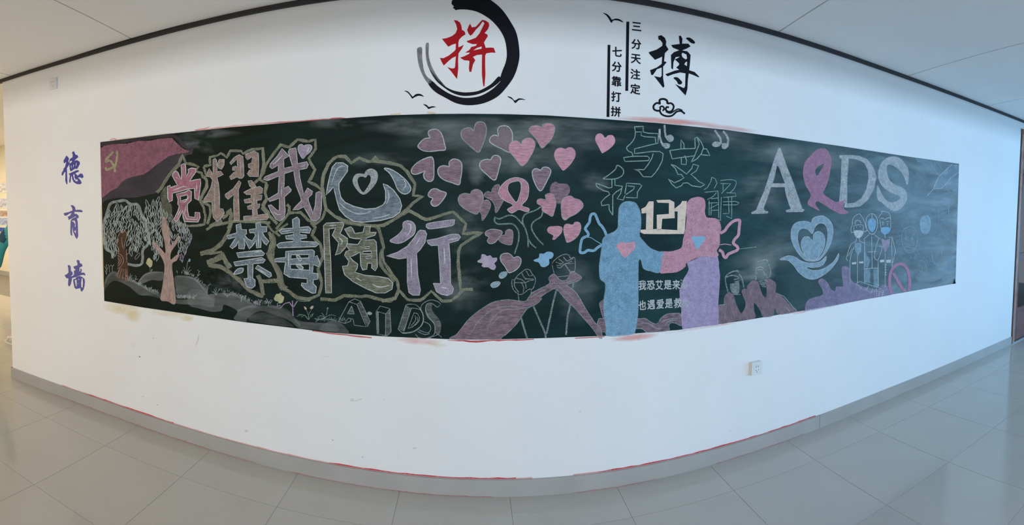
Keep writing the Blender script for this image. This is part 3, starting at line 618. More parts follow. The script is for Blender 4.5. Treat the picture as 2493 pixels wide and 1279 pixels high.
heart('B7', "790,822 750,800 700,830 680,890 690,950 740,1010 770,1060 810,1060 850,1010 910,940 920,880 890,830 850,822", chalk('mauve', .55, 'hatch'), None, 'dull heart behind two pink ones')
heart('B7', "630,1012 625,960 670,940 720,950 740,1000 755,1060 735,1150 710,1215 650,1185 590,1150 580,1095 530,1060 530,1020 570,1003", chalk('pink', .7, 'hatch'), GO, 'pink heart touching the open hands', 1.5, 5)
heart('B7', "835,1010 870,980 930,970 975,1000 1030,1015 1075,1060 1070,1110 1000,1180 920,1220 860,1260 825,1220 815,1130 815,1060", chalk('pink', .74, 'hatch'), GO, 'large pink heart nearest the blue figure', 1.6, 6)
heart('B8', "350,395 380,320 440,290 480,330 480,380 450,450 400,530 375,545 370,480 345,430", chalk('mauve', .6, 'hatch'), GO, 'small narrow heart under the large mauve one', 1.3, 5)
heart('B8', "495,300 410,250 410,210 450,185 490,200 500,160 540,110 590,105 600,180 635,240 640,300 600,380 560,445 540,440 535,370", chalk('mauve', .55, 'hatch'), GO, 'broken heart shape beside the ribbon', 1.3, 4)
heart('B8', "630,690 560,660 480,658 420,690 420,730 460,755 440,800 470,835 530,825 580,770", DP, WO, 'dark sideways heart left of the wrist lines', 1.4)
heart('B8', "660,725 670,680 710,655 755,680 760,760 740,848 660,840 600,810 580,770 610,735", DP, GO, 'dark heart touching the sideways heart', 1.4, 5)
heart('B8', "1260,620 1330,615 1375,640 1365,700 1320,750 1280,785 1250,780 1260,735 1200,700 1185,660 1210,625", BP, None, 'small pink heart below the large pink one')
heart('B8', "1500,600 1530,568 1580,570 1605,610 1595,690 1540,770 1440,822 1415,780 1390,690 1395,620 1430,588", BP, GO, 'pink heart next to the blue wing', 1.3)
heart('B8', "770,1010 820,995 860,1030 850,1100 800,1160 730,1195 700,1190 660,1120 610,1050 605,990 640,960 700,955 740,980", DP, WO, 'dark red heart above the first raised fist', 2.0)
F('B8')
filled('chalk_ribbon', chalk('pink', .68), [("~740,455 695,420 700,400 760,355 640,290 590,230 580,190 620,110 700,40 800,12 900,40 950,100 955,200 930,290 870,360 960,400 935,440 835,410 790,435", ["~800,320 720,220 695,160 712,90 800,58 850,70 862,150 840,240"])], WO, 1.6, lvl=6, label='pink awareness ribbon among the hearts')
art('chalk_hands', chalk('green', .42), (), [(q, 3.4) for q in ("~550,515 600,525 700,485 780,495 850,560 900,620 930,700 945,770 950,880", "~945,770 990,840 1050,890", "~540,500 530,550 570,590 660,590 750,590 810,640 835,720 825,820 800,900 780,965", "~900,620 880,560 890,500 930,460 1040,420 1110,375", "~1130,440 1110,500 1020,560 990,620 1010,690 1070,780 1140,850")], lvl=2, label='pale green outline of two open hands')
art('chalk_cloud', chalk('lilac', .9), ["~320,1050 360,1020 370,970 410,970 440,990 480,980 510,1010 560,1010 560,1050 530,1080 550,1120 530,1160 490,1155 450,1130 400,1130 370,1110 380,1080 330,1070"], lvl=3, label='small lilac cloud')
art('chalk_cloud', chalk('blue', .95), ["~1015,1040 1080,1010 1090,960 1140,960 1190,935 1250,945 1265,980 1240,1020 1210,1030 1210,1090 1160,1125 1110,1120 1080,1070 1040,1060"], lvl=3, label='small blue cloud')
F('C1')
filled('chalk_bubble', chalk('ice', .75), ["~695,390 730,350 795,345 795,390 740,432 705,425"], WO, 1.2, label='upper pale blue bubble')
filled('chalk_bubble', chalk('ice', .7), ["~580,520 620,485 690,475 710,500 670,545 610,558"], WO, 1.2, label='lower pale blue bubble')
# ---- fists and arms
art('chalk_fist', chalk('pale', .4), (), [(q, 2.0) for q in ("~905,460 870,450 870,530 900,600 975,650 1030,630 1100,580 1150,572 1185,480 1180,420 1140,370 1110,320 1060,310 1010,340 940,400 905,460 905,540 960,620", "~910,430 1000,450 1050,500 1060,570", "1000,350 1020,400 1060,450", "1060,330 1100,400 1150,390", "~900,490 980,490 1050,490 1100,465 1170,450", "1050,430 1080,440 1160,440", "1000,490 1030,560 1020,620", "1130,580 1130,640", "950,640 965,740")], lvl=4, label='raised fist drawn in grey lines, left one')
art('chalk_fist', chalk('pale', .4), (), [(q, 2.0) for q in ("~1410,230 1450,180 1520,130 1590,105 1640,120 1660,160 1710,150 1722,200 1720,320 1680,350", "1410,250 1440,370", "~1460,210 1510,230 1560,230", "1500,170 1570,220", "1560,140 1610,200", "~1480,280 1520,290 1580,240 1680,200", "~1700,230 1600,235 1550,260", "1490,410 1560,405 1640,395", "1610,200 1700,160", "1470,260 1540,250")]+[("1590,250 1630,310 1670,360", 3)], lvl=4, label='raised fist drawn in grey lines, right one')
art('chalk_post', chalk('pale', .36), (), [(q, 4.5) for q in ("990,960 1030,1100 1075,1245", "1160,810 1230,970 1320,1180 1325,1245", "1470,590 1430,740 1390,930 1335,1185", "1660,780 1620,950 1600,1200", "1700,500 1690,570")], lvl=2, label='grey lines crossing below the arms')
filled('chalk_arm', chalk('mauve', .52, 'hatch'), ["~50,1255 120,1190 200,1090 270,1000 370,910 480,830 600,760 720,730 830,720 950,735 1050,742 1100,680 1150,620 1250,570 1330,530 1380,490 1365,430 1420,375 1460,390 1520,455 1590,460 1640,410 1660,350 1700,340 1805,410 1790,450 1700,490 1610,520 1700,590 1760,660 1830,780 1870,850 1990,1030 2060,1090 2090,1230 2050,1240 1950,1100 1800,930 1700,815 1630,750 1560,680 1470,580 1400,590 1250,690 1270,710 1200,780 1080,840 1000,950 920,1060 800,1180 740,1220 650,1258"], chalk('pale', .45), 1.6,
       ["~280,1210 350,1120 400,1030 500,930 600,860 720,820 880,810 1080,830", "~530,1170 550,1080 600,980 700,890 800,850 900,850 1080,830", "~600,1060 680,970 790,940", "~1110,700 1200,640 1340,580", "~1500,500 1640,480 1780,420", "~1430,480 1480,520 1620,640 1720,740"], hm=chalk('pale', .45), hw=1.7, lvl=3, label='mauve sleeves crossing under the fists')
# ---- the blue and the pink winged figures
F('C3')
filled('chalk_wave', chalk('mauve', .48, 'hatch'), ["~370,905 470,890 1000,890 1110,885 1200,940 1300,975 1370,880 1460,820 1560,805 1680,820 1700,1000 1600,965 1520,960 1490,1010 1480,1085 1160,1110 1080,1060 960,1050 400,1100", "~390,640 440,600 480,575 480,900 440,860 400,720"], chalk('pale', .45), 1.6, ["~1000,980 1150,960 1280,1040 1370,1060", "~1380,945 1480,900 1650,890", "~1420,1000 1500,930 1640,910"], hm=chalk('pale', .4), lvl=2, label='mauve waves between the two figures')
F('C2')
filled('chalk_figure', chalk('blue', .74, 'fine'), ["~515,300 530,210 580,160 650,150 720,170 765,240 785,330 785,450 770,560 830,640 900,710 1000,750 1050,755 1030,850 1010,1000 900,985 815,955 785,850 757,870 754,1000 754,1186 754,1411 742,1560 720,1688 672,1742 390,1762 367,1673 352,1560 337,1448 345,1298 360,1186 352,1126 300,1080 285,983 289,886 295,850 315,700 330,600 380,550 450,520 490,490 510,450"], chalk('ice', .4), 1.5, lvl=4, label='solid light blue figure holding out an arm')
art('chalk_wing', chalk('blue', .85), (), [("~375,560 350,500 320,450 290,420 270,380 250,330 228,298 190,310 175,360 170,400 140,440 120,480 148,520 152,560 90,590 70,640 60,700 60,760 110,762 150,735 220,740 270,700 330,665", 6.6), ("~90,580 180,582 230,612 310,660", 1.8)], lvl=4, label='blue outlined wing of the left figure')
art('chalk_heart', chalk('pink', .85), ["~490,690 520,650 580,635 600,650 640,640 700,632 722,670 700,730 650,780 600,822 560,800 530,750"], lvl=6, label='pink heart on the blue figure')
filled('chalk_figure', chalk('pink', .78), ["~1045,755 1120,750 1200,735 1270,700 1290,600 1310,520 @C5 190,520 195,450 190,350 200,230 250,160 330,130 400,125 470,160 490,250 480,350 500,430 540,450 650,460 710,510 735,620 715,700 715,830 700,900 665,960 680,1050 400,1060 200,1150 @C2 1320,925 1270,970 1200,1000 1100,1008 1010,1000 1030,850"], None, lvl=4, label='solid pink upper half of the right figure')
filled('chalk_figure_gown', chalk('violet', .78), ["@C5 200,1150 400,1060 680,1050 700,1150 @C3 2290,50 2310,200 2300,400 2280,650 2290,850 2285,990 2000,1020 1710,1062 1700,1000 1690,850 1690,700 1670,600 1660,450 1690,350 1730,250 1780,170 1810,110 1800,60"], None, lvl=4, label='lilac lower half of the right figure')
F('C5')
art('chalk_wing', chalk('pink', .9), (), [("~720,690 790,650 830,590 900,520 960,490 1020,490 1020,540 1010,640 1000,720 940,790 925,850 985,900 985,950 900,990 840,1020 805,1072 770,1040 750,980 700,950", 7), ("~715,870 800,860 890,875", 2)], lvl=5, label='pink outlined wing of the right figure')
art('chalk_heart', chalk('blue', .95), ["~275,750 320,735 370,745 420,733 480,745 480,790 440,840 380,930 350,930 320,870 290,800"], lvl=6, label='blue heart on the pink figure')
F('C2')
art('chalk_number', chalk('cream', .95), ["790,240 840,215 880,150 938,150 930,480 845,485 850,290 795,295", "970,135 1130,130 1185,160 1190,350 1040,360 1030,490 975,490 975,310 1120,300 1120,170 985,165", "1185,240 1260,180 1280,145 1335,145 1310,500 1220,495 1225,270 1190,270", "780,490 980,480 1310,500 1300,540 1000,542 820,540 780,520"], lvl=3, label='cream number 121 between the figures')
# ---- outlined characters above the figures
def outlined(k, lines, label, w=2.4, cov=.66, key='green'):
    F(k); return art('chalk_outlined_character', chalk(key, cov), (), [(q, w) for q in lines], lvl=3, label=label)
outlined('C4', ["540,90 640,85 640,150 700,165 815,170 810,280 740,295 640,320 540,345 540,400 620,390 740,375 830,375 870,400 860,480 820,560 780,620 735,668 640,665 590,600 535,580 650,585 700,520 740,450 755,400", "540,90 550,150 620,150 615,190 660,205 780,212 785,280", "~550,150 540,220 500,280 450,330 470,370 510,390 525,440", "415,445 520,430 690,430 712,450 700,480 600,485 430,490 415,445"], 'first outlined character, at the top between the hearts and the notes')
outlined('C4', ["945,365 1080,345 1240,340", "945,365 975,460 1070,445 1150,435 1230,425", "1240,340 1235,225 1262,208 1310,270 1335,330 1310,400 1260,460 1190,500 1230,430 1285,290 1262,208", "1335,345 1370,345 1410,422 1310,412", "1075,345 1075,240 1110,290 1110,345", "1080,440 1080,522 1135,525 1140,480 1120,420", "960,525 1010,540 1080,590 1140,635 1200,570 1215,520 1280,540 1250,600 1190,640 1240,680 1280,720 1350,755 1300,785 1200,770 1150,735 1100,740 1080,770 1020,795 970,750 930,690 1000,735 1060,710 1110,680 1080,640 1040,640 1010,570 960,525"], 'outlined character between the two pairs of notes')
outlined('C4', ["~175,690 250,640 320,580 340,535 390,560 415,600 400,650 340,685 260,695 175,690", "280,700 280,790 240,795 170,765 95,740 105,780 180,825 240,840 255,870 200,910 155,960 165,1000 245,985 250,1050 290,1110", "315,700 315,765 400,775 395,800 330,840 290,880 290,950 290,1100", "430,860 450,740 600,750 625,770 575,840 570,910 440,905", "460,770 540,780 530,810 460,860 440,870", "400,775 380,860 340,920 410,935 430,880"], 'outlined character above the blue figure')
outlined('C4', ["1430,670 1420,720 1380,790 1340,815", "1430,670 1470,690 1490,740 1460,800", "1350,845 1500,830 1450,890 1380,930", "1420,920 1510,910", "1400,940 1400,1110", "1430,960 1420,1110", "1390,970 1500,965", "1500,830 1510,960 1510,1140", "1540,900 1530,1160", "1410,1030 1510,980", "1420,1055 1510,1050", "~1530,710 1640,700 1710,720 1690,800 1640,850", "1530,745 1650,745 1600,800 1540,860", "1560,745 1560,830", "1600,850 1700,855 1710,890 1620,900 1560,905", "1560,955 1700,950 1745,965 1720,990 1560,990", "1620,900 1630,1080", "1660,900 1660,1150 1600,1120", "1560,1090 1630,1090", "1500,1160 1540,1170"], 'outlined character behind the pink figure', 1.8)
for i, (ls, bs, lb) in enumerate(((("830,115 830,200 850,270 885,310", "885,68 890,140 900,200 925,240"), ("~850,290 900,278 945,290 942,330 900,342 870,320", "~905,205 950,180 988,205 988,245 950,268 918,245"), 'pair of grey music notes, left pair'),
                                  (("~1465,130 1500,180 1530,230 1535,290", "~1560,140 1600,190 1618,240 1612,300"), ("~1435,285 1470,260 1520,270 1530,305 1480,325 1440,312", "~1545,290 1580,278 1628,300 1590,345 1552,340"), 'pair of grey music notes, right pair'))):
    F('C4'); art('chalk_music_note', chalk('white', .50), bs, [(q, 5) for q in ls], lvl=3, label=lb)
# ---- writing in font shapes (built in fallback font), placed on the wall
def glyphs(txt):
    cu = bpy.data.curves.new('t', 'FONT'); cu.body = txt; cu.size = 1; cu.resolution_u = 3; cu.fill_mode = 'FRONT'
    ob = bpy.data.objects.new('t', cu); C.objects.link(ob)
    bpy.context.view_layer.update(); dg = bpy.context.evaluated_depsgraph_get()
    me_ = bpy.data.meshes.new_from_object(ob.evaluated_get(dg))
    v = [(p.co.x, p.co.y) for p in me_.vertices]; f = [tuple(p.vertices) for p in me_.polygons]
    ed = [(e.vertices[0], e.vertices[1]) for e in me_.edges]
    cnt = {}
    for p in me_.polygons:
        for k_ in p.edge_keys: cnt[k_] = cnt.get(k_, 0)+1
    bnd = [k_ for k_, c in cnt.items() if c == 1]
    bpy.data.objects.remove(ob); bpy.data.curves.remove(cu); bpy.data.meshes.remove(me_)
    return v, f, bnd
def put(flat, txt, cx, cy, w, h, bold=.9, slant=0, shear=0):
    """one character centred on photo pixel (cx, cy); slant = y rise per x, shear = x per y; bold thickens the strokes (pixels)"""
    v, f, bnd = glyphs(txt)
    if not v: return
    xs = [a for a, b_ in v]; ys = [b_ for a, b_ in v]; mx_, my_ = (min(xs)+max(xs))/2, (min(ys)+max(ys))/2
    big = .92
    sx_, sy_ = w/big, h/big
    q = []
    for a, b_ in v:
        x = (a-mx_)*sx_; y = -(b_-my_)*sy_; q.append((cx+x+y*shear, cy+y+x*slant))
    o = len(flat.v); flat.v += [PW(*p) for p in q]; flat.f += [tuple(o+i for i in t) for t in f]
    if bold:
        c0 = cur[0]; cur[0] = 'P'
        for a, b_ in bnd: flat.line([q[a], q[b_]], bold)
        cur[0] = c0
for txt, x, y, dx, slant, lb in (('我恐艾是来', 1563, 694.5, 20.6, -.02, 'upper row of small white writing between the figures'), ('也遇爱是救', 1563, 743, 21.5, -.08, 'lower row of small white writing between the figures')):
    f = Flat()
    for i, ch in enumerate(txt): put(f, ch, x+i*dx, y+i*dx*slant*.8, 18, 23, 1.0, slant)
    o = f.build('chalk_writing', chalk('white', .8), bo, LV(5)); o['label'] = lb
    f = Flat()
    for i, ch in enumerate('源' if '我' in txt else '赎。'): put(f, ch, x+5*dx+i*15-2, y-3, 18, 22, .8, slant)
    f.build('chalk_writing', chalk('white', .35), bo, LV(6))
# ---- praying figures
F('C6')
haze(1855, 655, 38, 40, 'pale', .34); haze(1815, 672, 36, 18, 'pale', .22)
filled('chalk_praying_figures', chalk('mauve', .55, 'vert'), ["~180,920 260,910 270,790 330,720 370,720 420,770 450,880 510,1010 540,1040 590,960 600,870 550,740 545,690 580,655 620,670 630,610 700,540 760,535 800,560 830,650 870,760 920,790 930,650 900,520 960,500 1040,540 1080,600 1070,720 1130,750 1200,810 1280,900 1400,1010 1120,1062 1060,960 1030,1082 880,1100 830,1000 740,880 735,1000 745,1120 450,1160 180,1200"], None, lvl=2, label='two figures in mauve robes at the bottom edge')
art('chalk_sketch_line', chalk('white', .42), (), [(q, 1.5) for q in ("1070,720 1200,780 1400,1010", "1230,940 1290,1015", "400,748 520,752", "200,912 285,905", "~810,550 860,535", "~820,570 910,572", "~830,590 910,605", "~855,620 920,632", "~770,340 830,318 885,345", "790,362 870,366", "~780,245 850,222 920,208 950,225", "~420,520 500,498", "430,555 500,538", "~340,430 420,385 490,372", "890,515 960,550")], lvl=3)
h1 = art('chalk_sketched_head', chalk('pale', .38), ["~360,590 420,575 500,560 500,720 430,740 380,700"], [(q, 3) for q in ("~330,710 298,590 290,480 350,415 450,382 500,400", "~500,430 545,500 575,640", "~300,480 400,450 500,480")], lvl=3, label='sketched grey head, left one')
h2 = art('chalk_sketched_head', chalk('pale', .34), (), [(q, 3) for q in ("~920,210 960,280 990,380 980,470 920,480", "740,460 770,470 760,525", "~770,340 760,400 790,420", "~880,380 900,440 940,450", "~850,220 870,250 930,260")], lvl=3, label='sketched grey head, right one')
art('chalk_scratch', chalk('pale', .5), (), [("@C5 1020,935 1279,905", 1.6)], lvl=3)
# ---- big AIDS word at the right
F('C7')
GL = chalk('white', .52, 'fine'); GLO = chalk('white', .38)
filled('chalk_letter', GL, [("490,120 515,125 600,370 700,620 820,970 855,995 830,1020 600,1022 590,1000 660,980 600,800 575,670 380,670 340,800 280,960 285,1000 345,1020 330,1040 110,1050 105,1030 170,1000 200,930 290,720 380,440 440,250", ["480,370 500,400 580,620 405,620 440,490 460,380"])], GLO, 1.4, lvl=3, label='large pale letter A')
filled('chalk_ribbon', chalk('orchid', .70), [("~1070,130 1150,135 1200,200 1228,300 1215,430 1190,560 1150,670 1115,760 1200,830 1290,880 1380,870 1420,855 1400,930 1410,980 1470,1030 1380,1050 1280,1010 1180,950 1090,890 1050,870 1010,880 1010,930 1065,1003 980,960 910,920 905,870 945,780 870,640 835,480 860,330 930,240 1010,160", ["~1130,345 1090,430 1030,515 1000,450 1020,400 1080,355"])], chalk('pink', .5), 1.3, lvl=6, label='rose ribbon standing for the letter I')
filled('chalk_letter', GL, [("1345,225 1500,220 1620,230 1740,280 1830,400 1868,530 1830,700 1750,850 1640,940 1500,958 1410,955 1430,900 1345,870 1370,600 1380,270 1350,260", ["1480,265 1600,280 1700,330 1755,440 1760,550 1730,700 1660,830 1560,895 1455,905 1455,600 1475,300"])], GLO, 1.4, lvl=3, label='large pale letter D')
filled('chalk_letter', GL, ["~2310,400 2325,500 2305,640 2250,500 2160,400 2060,350 2015,380 2020,480 2060,580 2150,650 2230,680 2290,740 2300,830 2270,910 2200,980 2130,1005 2040,970 1950,890 1885,830 1885,650 1940,760 2010,860 2100,890 2190,850 2200,800 2100,760 2000,700 1930,620 1895,530 1910,400 1960,310 2040,250 2150,245 2230,290 2290,370"], GLO, 1.4, lvl=3, label='large pale letter S')
# ---- heart held by hands
F('C8')
BL = chalk('ice', .72, 'fine')
filled('chalk_heart_wreath', BL, [("~460,210 480,160 540,130 610,128 680,180 720,260 715,380 680,490 620,590 550,660 450,670 380,650 310,580 250,480 220,380 230,270 280,210 370,190 430,200", ["~475,340 500,270 550,220 610,220 650,270 660,370 640,480 600,580 540,640 450,650 370,590 320,500 300,400 310,310 360,278 420,290"])], WO, 1.2, lvl=3, label='large ice blue heart ring at the right')
filled('chalk_heart', BL, ["~480,420 490,350 540,312 600,340 625,410 610,520 560,610 500,660 440,650 380,590 345,500 345,430 380,380 430,378"], WO, 1.2, lvl=3, label='solid ice blue heart inside the ring')
filled('chalk_hand', BL, ["~85,650 180,605 270,620 350,670 450,690 550,680 600,650 640,608 635,660 590,720 500,745 400,740 460,775 560,775 660,730 740,660 790,575 780,650 700,760 600,840 500,885 400,870 310,800 250,720 180,660"], WO, 1.2, lvl=3, label='ice blue hand carrying the heart')
# ---- three medical workers
def doctor(lines, label, fills=()):
    o = art('chalk_medic', chalk('white', .68), (), [(q, 1.25) for q in lines], lvl=5, label=label)
    for nm, mt, ps in fills: art(nm, mt, ps, lvl=4, parent=o)
doctor(["~945,330 935,290 950,240 960,160 1000,120 1040,105 1075,150 1100,200 1115,260 1130,300 1090,315", "~970,240 975,330 1000,380 1040,388 1080,340 1085,240", "1085,240 1050,230 980,240", "~985,225 1000,180 1040,190 1060,215", "1000,390 1000,430", "1040,390 1040,430", "1000,430 940,460 910,530 880,640 900,670", "975,500 940,580 925,660 925,930", "950,520 900,610", "1040,430 1100,455 1095,700 1100,930", "1015,600 1015,930", "1005,250 1005,265", "1048,245 1048,265", "940,330 970,320"], 'medic with curly hair and a white mask, left one',
       [('chalk_mask', chalk('white', .75), ["~975,310 1030,298 1080,310 1070,360 1035,390 1000,375"]), ('chalk_tie', chalk('ice', .6), ["980,450 1060,450 1060,550 1020,605 985,540"]), ('chalk_pocket', chalk('white', .7), ["945,685 1000,680 1000,705 950,708", "1035,675 1085,670 1085,695 1035,695"])])
doctor(["~1115,210 1130,140 1190,98 1240,140 1255,220 1240,300 1190,350 1130,290 1115,210", "1190,100 1190,155", "1150,355 1095,400 1100,450", "1220,355 1280,400", "1185,380 1190,760", "1150,340 1220,345", "1100,760 1260,750", "1140,560 1240,555"], 'medic in a hooded suit in the middle',
       [('chalk_visor', chalk('blue', .85), ["~1140,190 1190,155 1235,190 1230,270 1190,325 1145,270"]), ('chalk_suit', chalk('ice', .5), ["1105,760 1170,770 1165,930 1100,920", "1205,770 1265,750 1270,980 1210,980", "1100,470 1120,580 1170,660 1140,750 1100,740"])])
doctor(["~1265,155 1285,120 1310,90 1305,72 1380,85 1405,120 1410,150", "~1290,160 1320,155 1345,170 1380,150 1410,160 1412,260 1400,310", "~1280,170 1295,260 1300,320", "1318,200 1318,240", "1375,215 1375,240", "1305,200 1335,205", "1365,195 1395,195", "~1290,395 1260,420 1220,570 1225,640 1260,650 1290,580 1310,500 1275,490", "1390,385 1430,380 1470,550 1435,690", "1425,390 1430,760", "1345,570 1345,980", "1260,650 1265,970", "1340,350 1350,390"], 'medic with short hair and a blue mask, right one',
       [('chalk_mask', chalk('blue', .9), ["~1295,275 1350,260 1400,270 1395,320 1350,350 1310,330"]), ('chalk_tie', chalk('lilac', .65), ["1300,395 1350,420 1405,400 1400,470 1345,570 1310,480"]), ('chalk_pocket', chalk('white', .75), ["1285,655 1335,650 1335,680 1285,685", "1360,655 1415,650 1415,685 1360,690"])])
art('chalk_button', chalk('white', .55), ["%d,%d %d,%d %d,%d %d,%d" % (1350, y, 1362, y, 1362, y+16, 1350, y+16) for y in (705, 735, 765, 795, 825)], lvl=4)
filled('chalk_mound', chalk('violet', .44), ["~390,1250 400,1180 450,1120 590,1080 600,1020 550,920 570,885 620,890 670,950 700,1010 750,1030 760,980 800,975 845,970 840,900 830,760 860,730 915,760 920,850 960,920 1000,940 1100,980 1250,1010 1330,950 1400,1000 1420,1070 1100,1125 700,1210 400,1268"], chalk('lilac', .35), 1.4, lvl=2, label='lilac mound with finger shapes at the bottom right')
sy = art('chalk_syringe', chalk('white', .55), (), [(q, 1.4) for q in ("1000,940 1040,910 1150,950 1280,990 1325,1030 1310,1085", "1240,990 1245,1090", "1280,1000 1270,1090", "1150,960 1120,1020", "1200,1000 1185,1050", "1225,1010 1210,1060", "1060,980 1050,1000", "1000,940 1060,990", "1240,1030 1310,1040")], lvl=5, label='syringe lying on the lilac mound')
art('chalk_tick', chalk('white', .5), (), [("%d,%d %d,%d" % (1050+i*17, 975+i*7, 1042+i*17, 1000+i*7), 1.1) for i in range(9)], lvl=5, parent=sy)
F('D2')
art('chalk_prohibition_sign', chalk('orchid', .85), (), [("~120,1262 88,1150 85,1030 110,930 165,855 235,830 295,850 345,930 368,1050 362,1215", 7), ("~135,955 200,1070 260,1170 310,1222", 7)], lvl=6, label='rose prohibition ring cut off by the bottom edge')
v_ = art('chalk_virus', chalk('ice', .52), (), [(q, 2.0) for q in ("~370,300 300,330 260,400 256,500 270,560 310,640 370,675 430,645 470,560 482,420 440,330 370,300", "~300,370 320,430 360,455", "~450,390 410,440 380,470", "~285,590 340,590 420,610 440,635", "~290,600 350,640 420,625", "~290,540 330,550 420,560", "305,520 320,560", "340,520 350,560", "400,520 405,560", "430,525 425,560")], lvl=3, label='round virus with an angry face')
art('chalk_curl', chalk('ice', .42), (), [(q, 1.9) for q in ("~240,365 212,380 210,420 245,430", "~240,490 190,500 185,545 238,562", "~270,310 250,280 275,270", "~340,270 325,240 350,235", "~400,268 420,225 440,240", "~470,300 500,265 510,290", "~500,400 525,410 510,440", "~510,480 530,500 515,530", "~490,580 525,590 510,620", "~470,650 500,670 480,695", "~440,680 465,720 440,745", "~370,700 390,740 370,755", "~300,680 260,690 270,710", "~230,600 200,610 215,640")], lvl=3, parent=v_)
art('chalk_eye', chalk('ice', .5), ["~295,470 320,445 340,480 315,500", "~385,480 410,450 425,490 400,505"], lvl=3, parent=v_)
filled('chalk_balloon', chalk('ice', .72), ["~590,140 640,150 670,220 665,320 630,390 590,410 545,390 515,310 515,220 545,160"], chalk('ice', .4), 1.2, lvl=3, label='oval light blue balloon shape near the right edge')
art('chalk_cell', chalk('ice', .52), ["~700,560 800,450 900,540 930,640 880,800 800,860 730,780 690,660"][:0], [(q, 2.0) for q in ("~760,430 830,405 890,440 925,510", "~700,480 740,505 765,555", "~680,640 690,740 740,830 810,870 870,850 900,820", "650,615 740,620", "800,370 805,520", "~880,400 900,412 935,408", "870,480 890,420", "~810,620 822,680 820,730", "740,560 800,600 870,560", "820,920 845,920", "~660,790 700,800 730,840")], lvl=3, label='wheel shaped cell sketch near the right edge')
haze(2290, 612, 30, 46, 'pale', .26); haze(2246, 660, 22, 34, 'pale', .2); haze(2215, 590, 36, 46, 'pale', .12)
art('chalk_cell', chalk('ice', .5), (), [(q, 1.8) for q in ("~500,800 540,785 590,820 605,880", "490,850 540,862", "~620,890 600,960 560,960 530,930", "~460,1000 500,1060 550,1100 600,1070 610,990", "540,870 545,1000", "~500,900 520,950 500,990", "600,770 615,790")], lvl=3, label='small sketched germ beside the prohibition ring')
art('chalk_patch', chalk('ice', .42), ["~910,740 960,740 1000,790 990,900 965,955 920,930 905,850", "~825,1000 850,990 875,1030 850,1090 825,1080"], lvl=3, label='pale blue chalk patches in the lower right corner')
art('chalk_corner', chalk('dark', 1.3), ["1003,1035 1010,1075 1026,1107 975,1114 990,1090"], lvl=6, label='dark unwiped corner of the board')
F('D1')
s1 = art('chalk_syringe', chalk('ice', .32, 'smear'), ["470,105 700,145 840,400 760,300 640,300 600,185 490,150", "870,180 1060,205 960,290 900,300 850,240"], lvl=2, label='faint blue syringe in the top right corner, pointing down')
art('chalk_outline', chalk('ice', .60), (), [(q, 1.6) for q in ("700,145 740,250 845,400", "800,160 900,300", "470,105 490,150 600,190 640,300 740,300", "780,200 750,240")], lvl=3, parent=s1)
s2 = art('chalk_syringe', chalk('ice', .42), ["1060,205 1165,220 1165,310 1020,440 950,540 880,590 750,610 790,500 850,400 960,290"], lvl=3, label='blue syringe crossing the corner, needle to the left')
art('chalk_outline', chalk('white', .55), (), [(q, 1.7) for q in ("1060,205 900,340 840,410 790,500 750,610 650,720", "750,610 880,595 950,530 1010,450 1165,330", "960,300 985,350", "935,320 955,360", "915,340 935,370", "1095,210 1130,270", "1120,205 1140,240")], lvl=4, parent=s2)
s3 = art('chalk_syringe', chalk('ice', .32), ["1030,450 1165,330 1150,700 1110,740 1060,620"], lvl=2, label='blue syringe running down the right edge')
art('chalk_outline', chalk('ice', .60), (), [(q, 1.8) for q in ("935,530 1040,700", "1020,460 1140,680", "1050,560 1010,620", "1090,580 1050,690", "~1080,650 1100,630 1120,660 1110,700 1085,690")], lvl=3, parent=s3)
art('chalk_beaker', chalk('ice', .55), (), [(q, 2.0) for q in ("~850,830 835,900 830,1000 840,1140", "880,825 980,825", "~990,840 1000,900 1000,1080", "~860,1110 900,1122 960,1105", "830,1000 845,1000")], lvl=3, label='faint rounded beaker below the syringes')

# ================================================================== ON THE WALL: vinyl lettering and marks
def vinyl(name, mat, polys, lines, label, cat, group=None, parent=None, off=.0012):
    f = Flat()
    for p in polys:
        if isinstance(p, str): f.poly(p)
        else: f.poly(p[0], p[1])
    for ln in lines: f.line(*ln)
    o = f.build(name, mat, parent, off)
    bm = bmesh.new(); bm.from_mesh(o.data)
    r = bmesh.ops.extrude_face_region(bm, geom=list(bm.faces)); bmesh.ops.translate(bm, vec=(0, off+.001, 0), verts=[v for v in r['geom'] if isinstance(v, bmesh.types.BMVert)])
    bm.to_mesh(o.data); bm.free()
    if cat: tag(o, label, cat, group)
    elif label: o['label'] = label
    return o
F('D3')
ring = vinyl('brush_ring_decal', M_BLK, ["~545,40 560,-10 600,-60 720,-92 850,-75 980,0 1100,100 1200,240 1270,380 1300,570 1290,700 1240,850 1150,980 1050,1080 900,1150 740,1172 600,1150 480,1090 360,1020 285,930 325,900 400,965 510,1037 620,1078 720,1090 860,1070 990,1000 1085,910 1078,895 1110,790 1145,700 1160,600 1140,450 1080,330 980,220 850,140 740,110 640,105 590,112 575,95 560,90 570,70",
        "~1085,903 980,985 850,1046 720,1068 620,1058 520,1015 400,925 340,850 300,770 350,830 430,915 480,965 560,1005 650,1025 730,1028 850,1010 980,940 1070,850"], (), 'large black brush stroke ring around the red character', 'wall decal')
vinyl('dry_brush_tail', M_GRYV, ["~165,540 215,530 218,640 235,770 270,850 325,900 285,930 220,830 180,720 165,620", "~260,490 292,485 290,600 310,700 350,790 400,870 480,965 430,930 345,850 300,775 270,690 258,590"], (), 'grey dry brush ends of the ring', None, parent=ring)
F('D4')
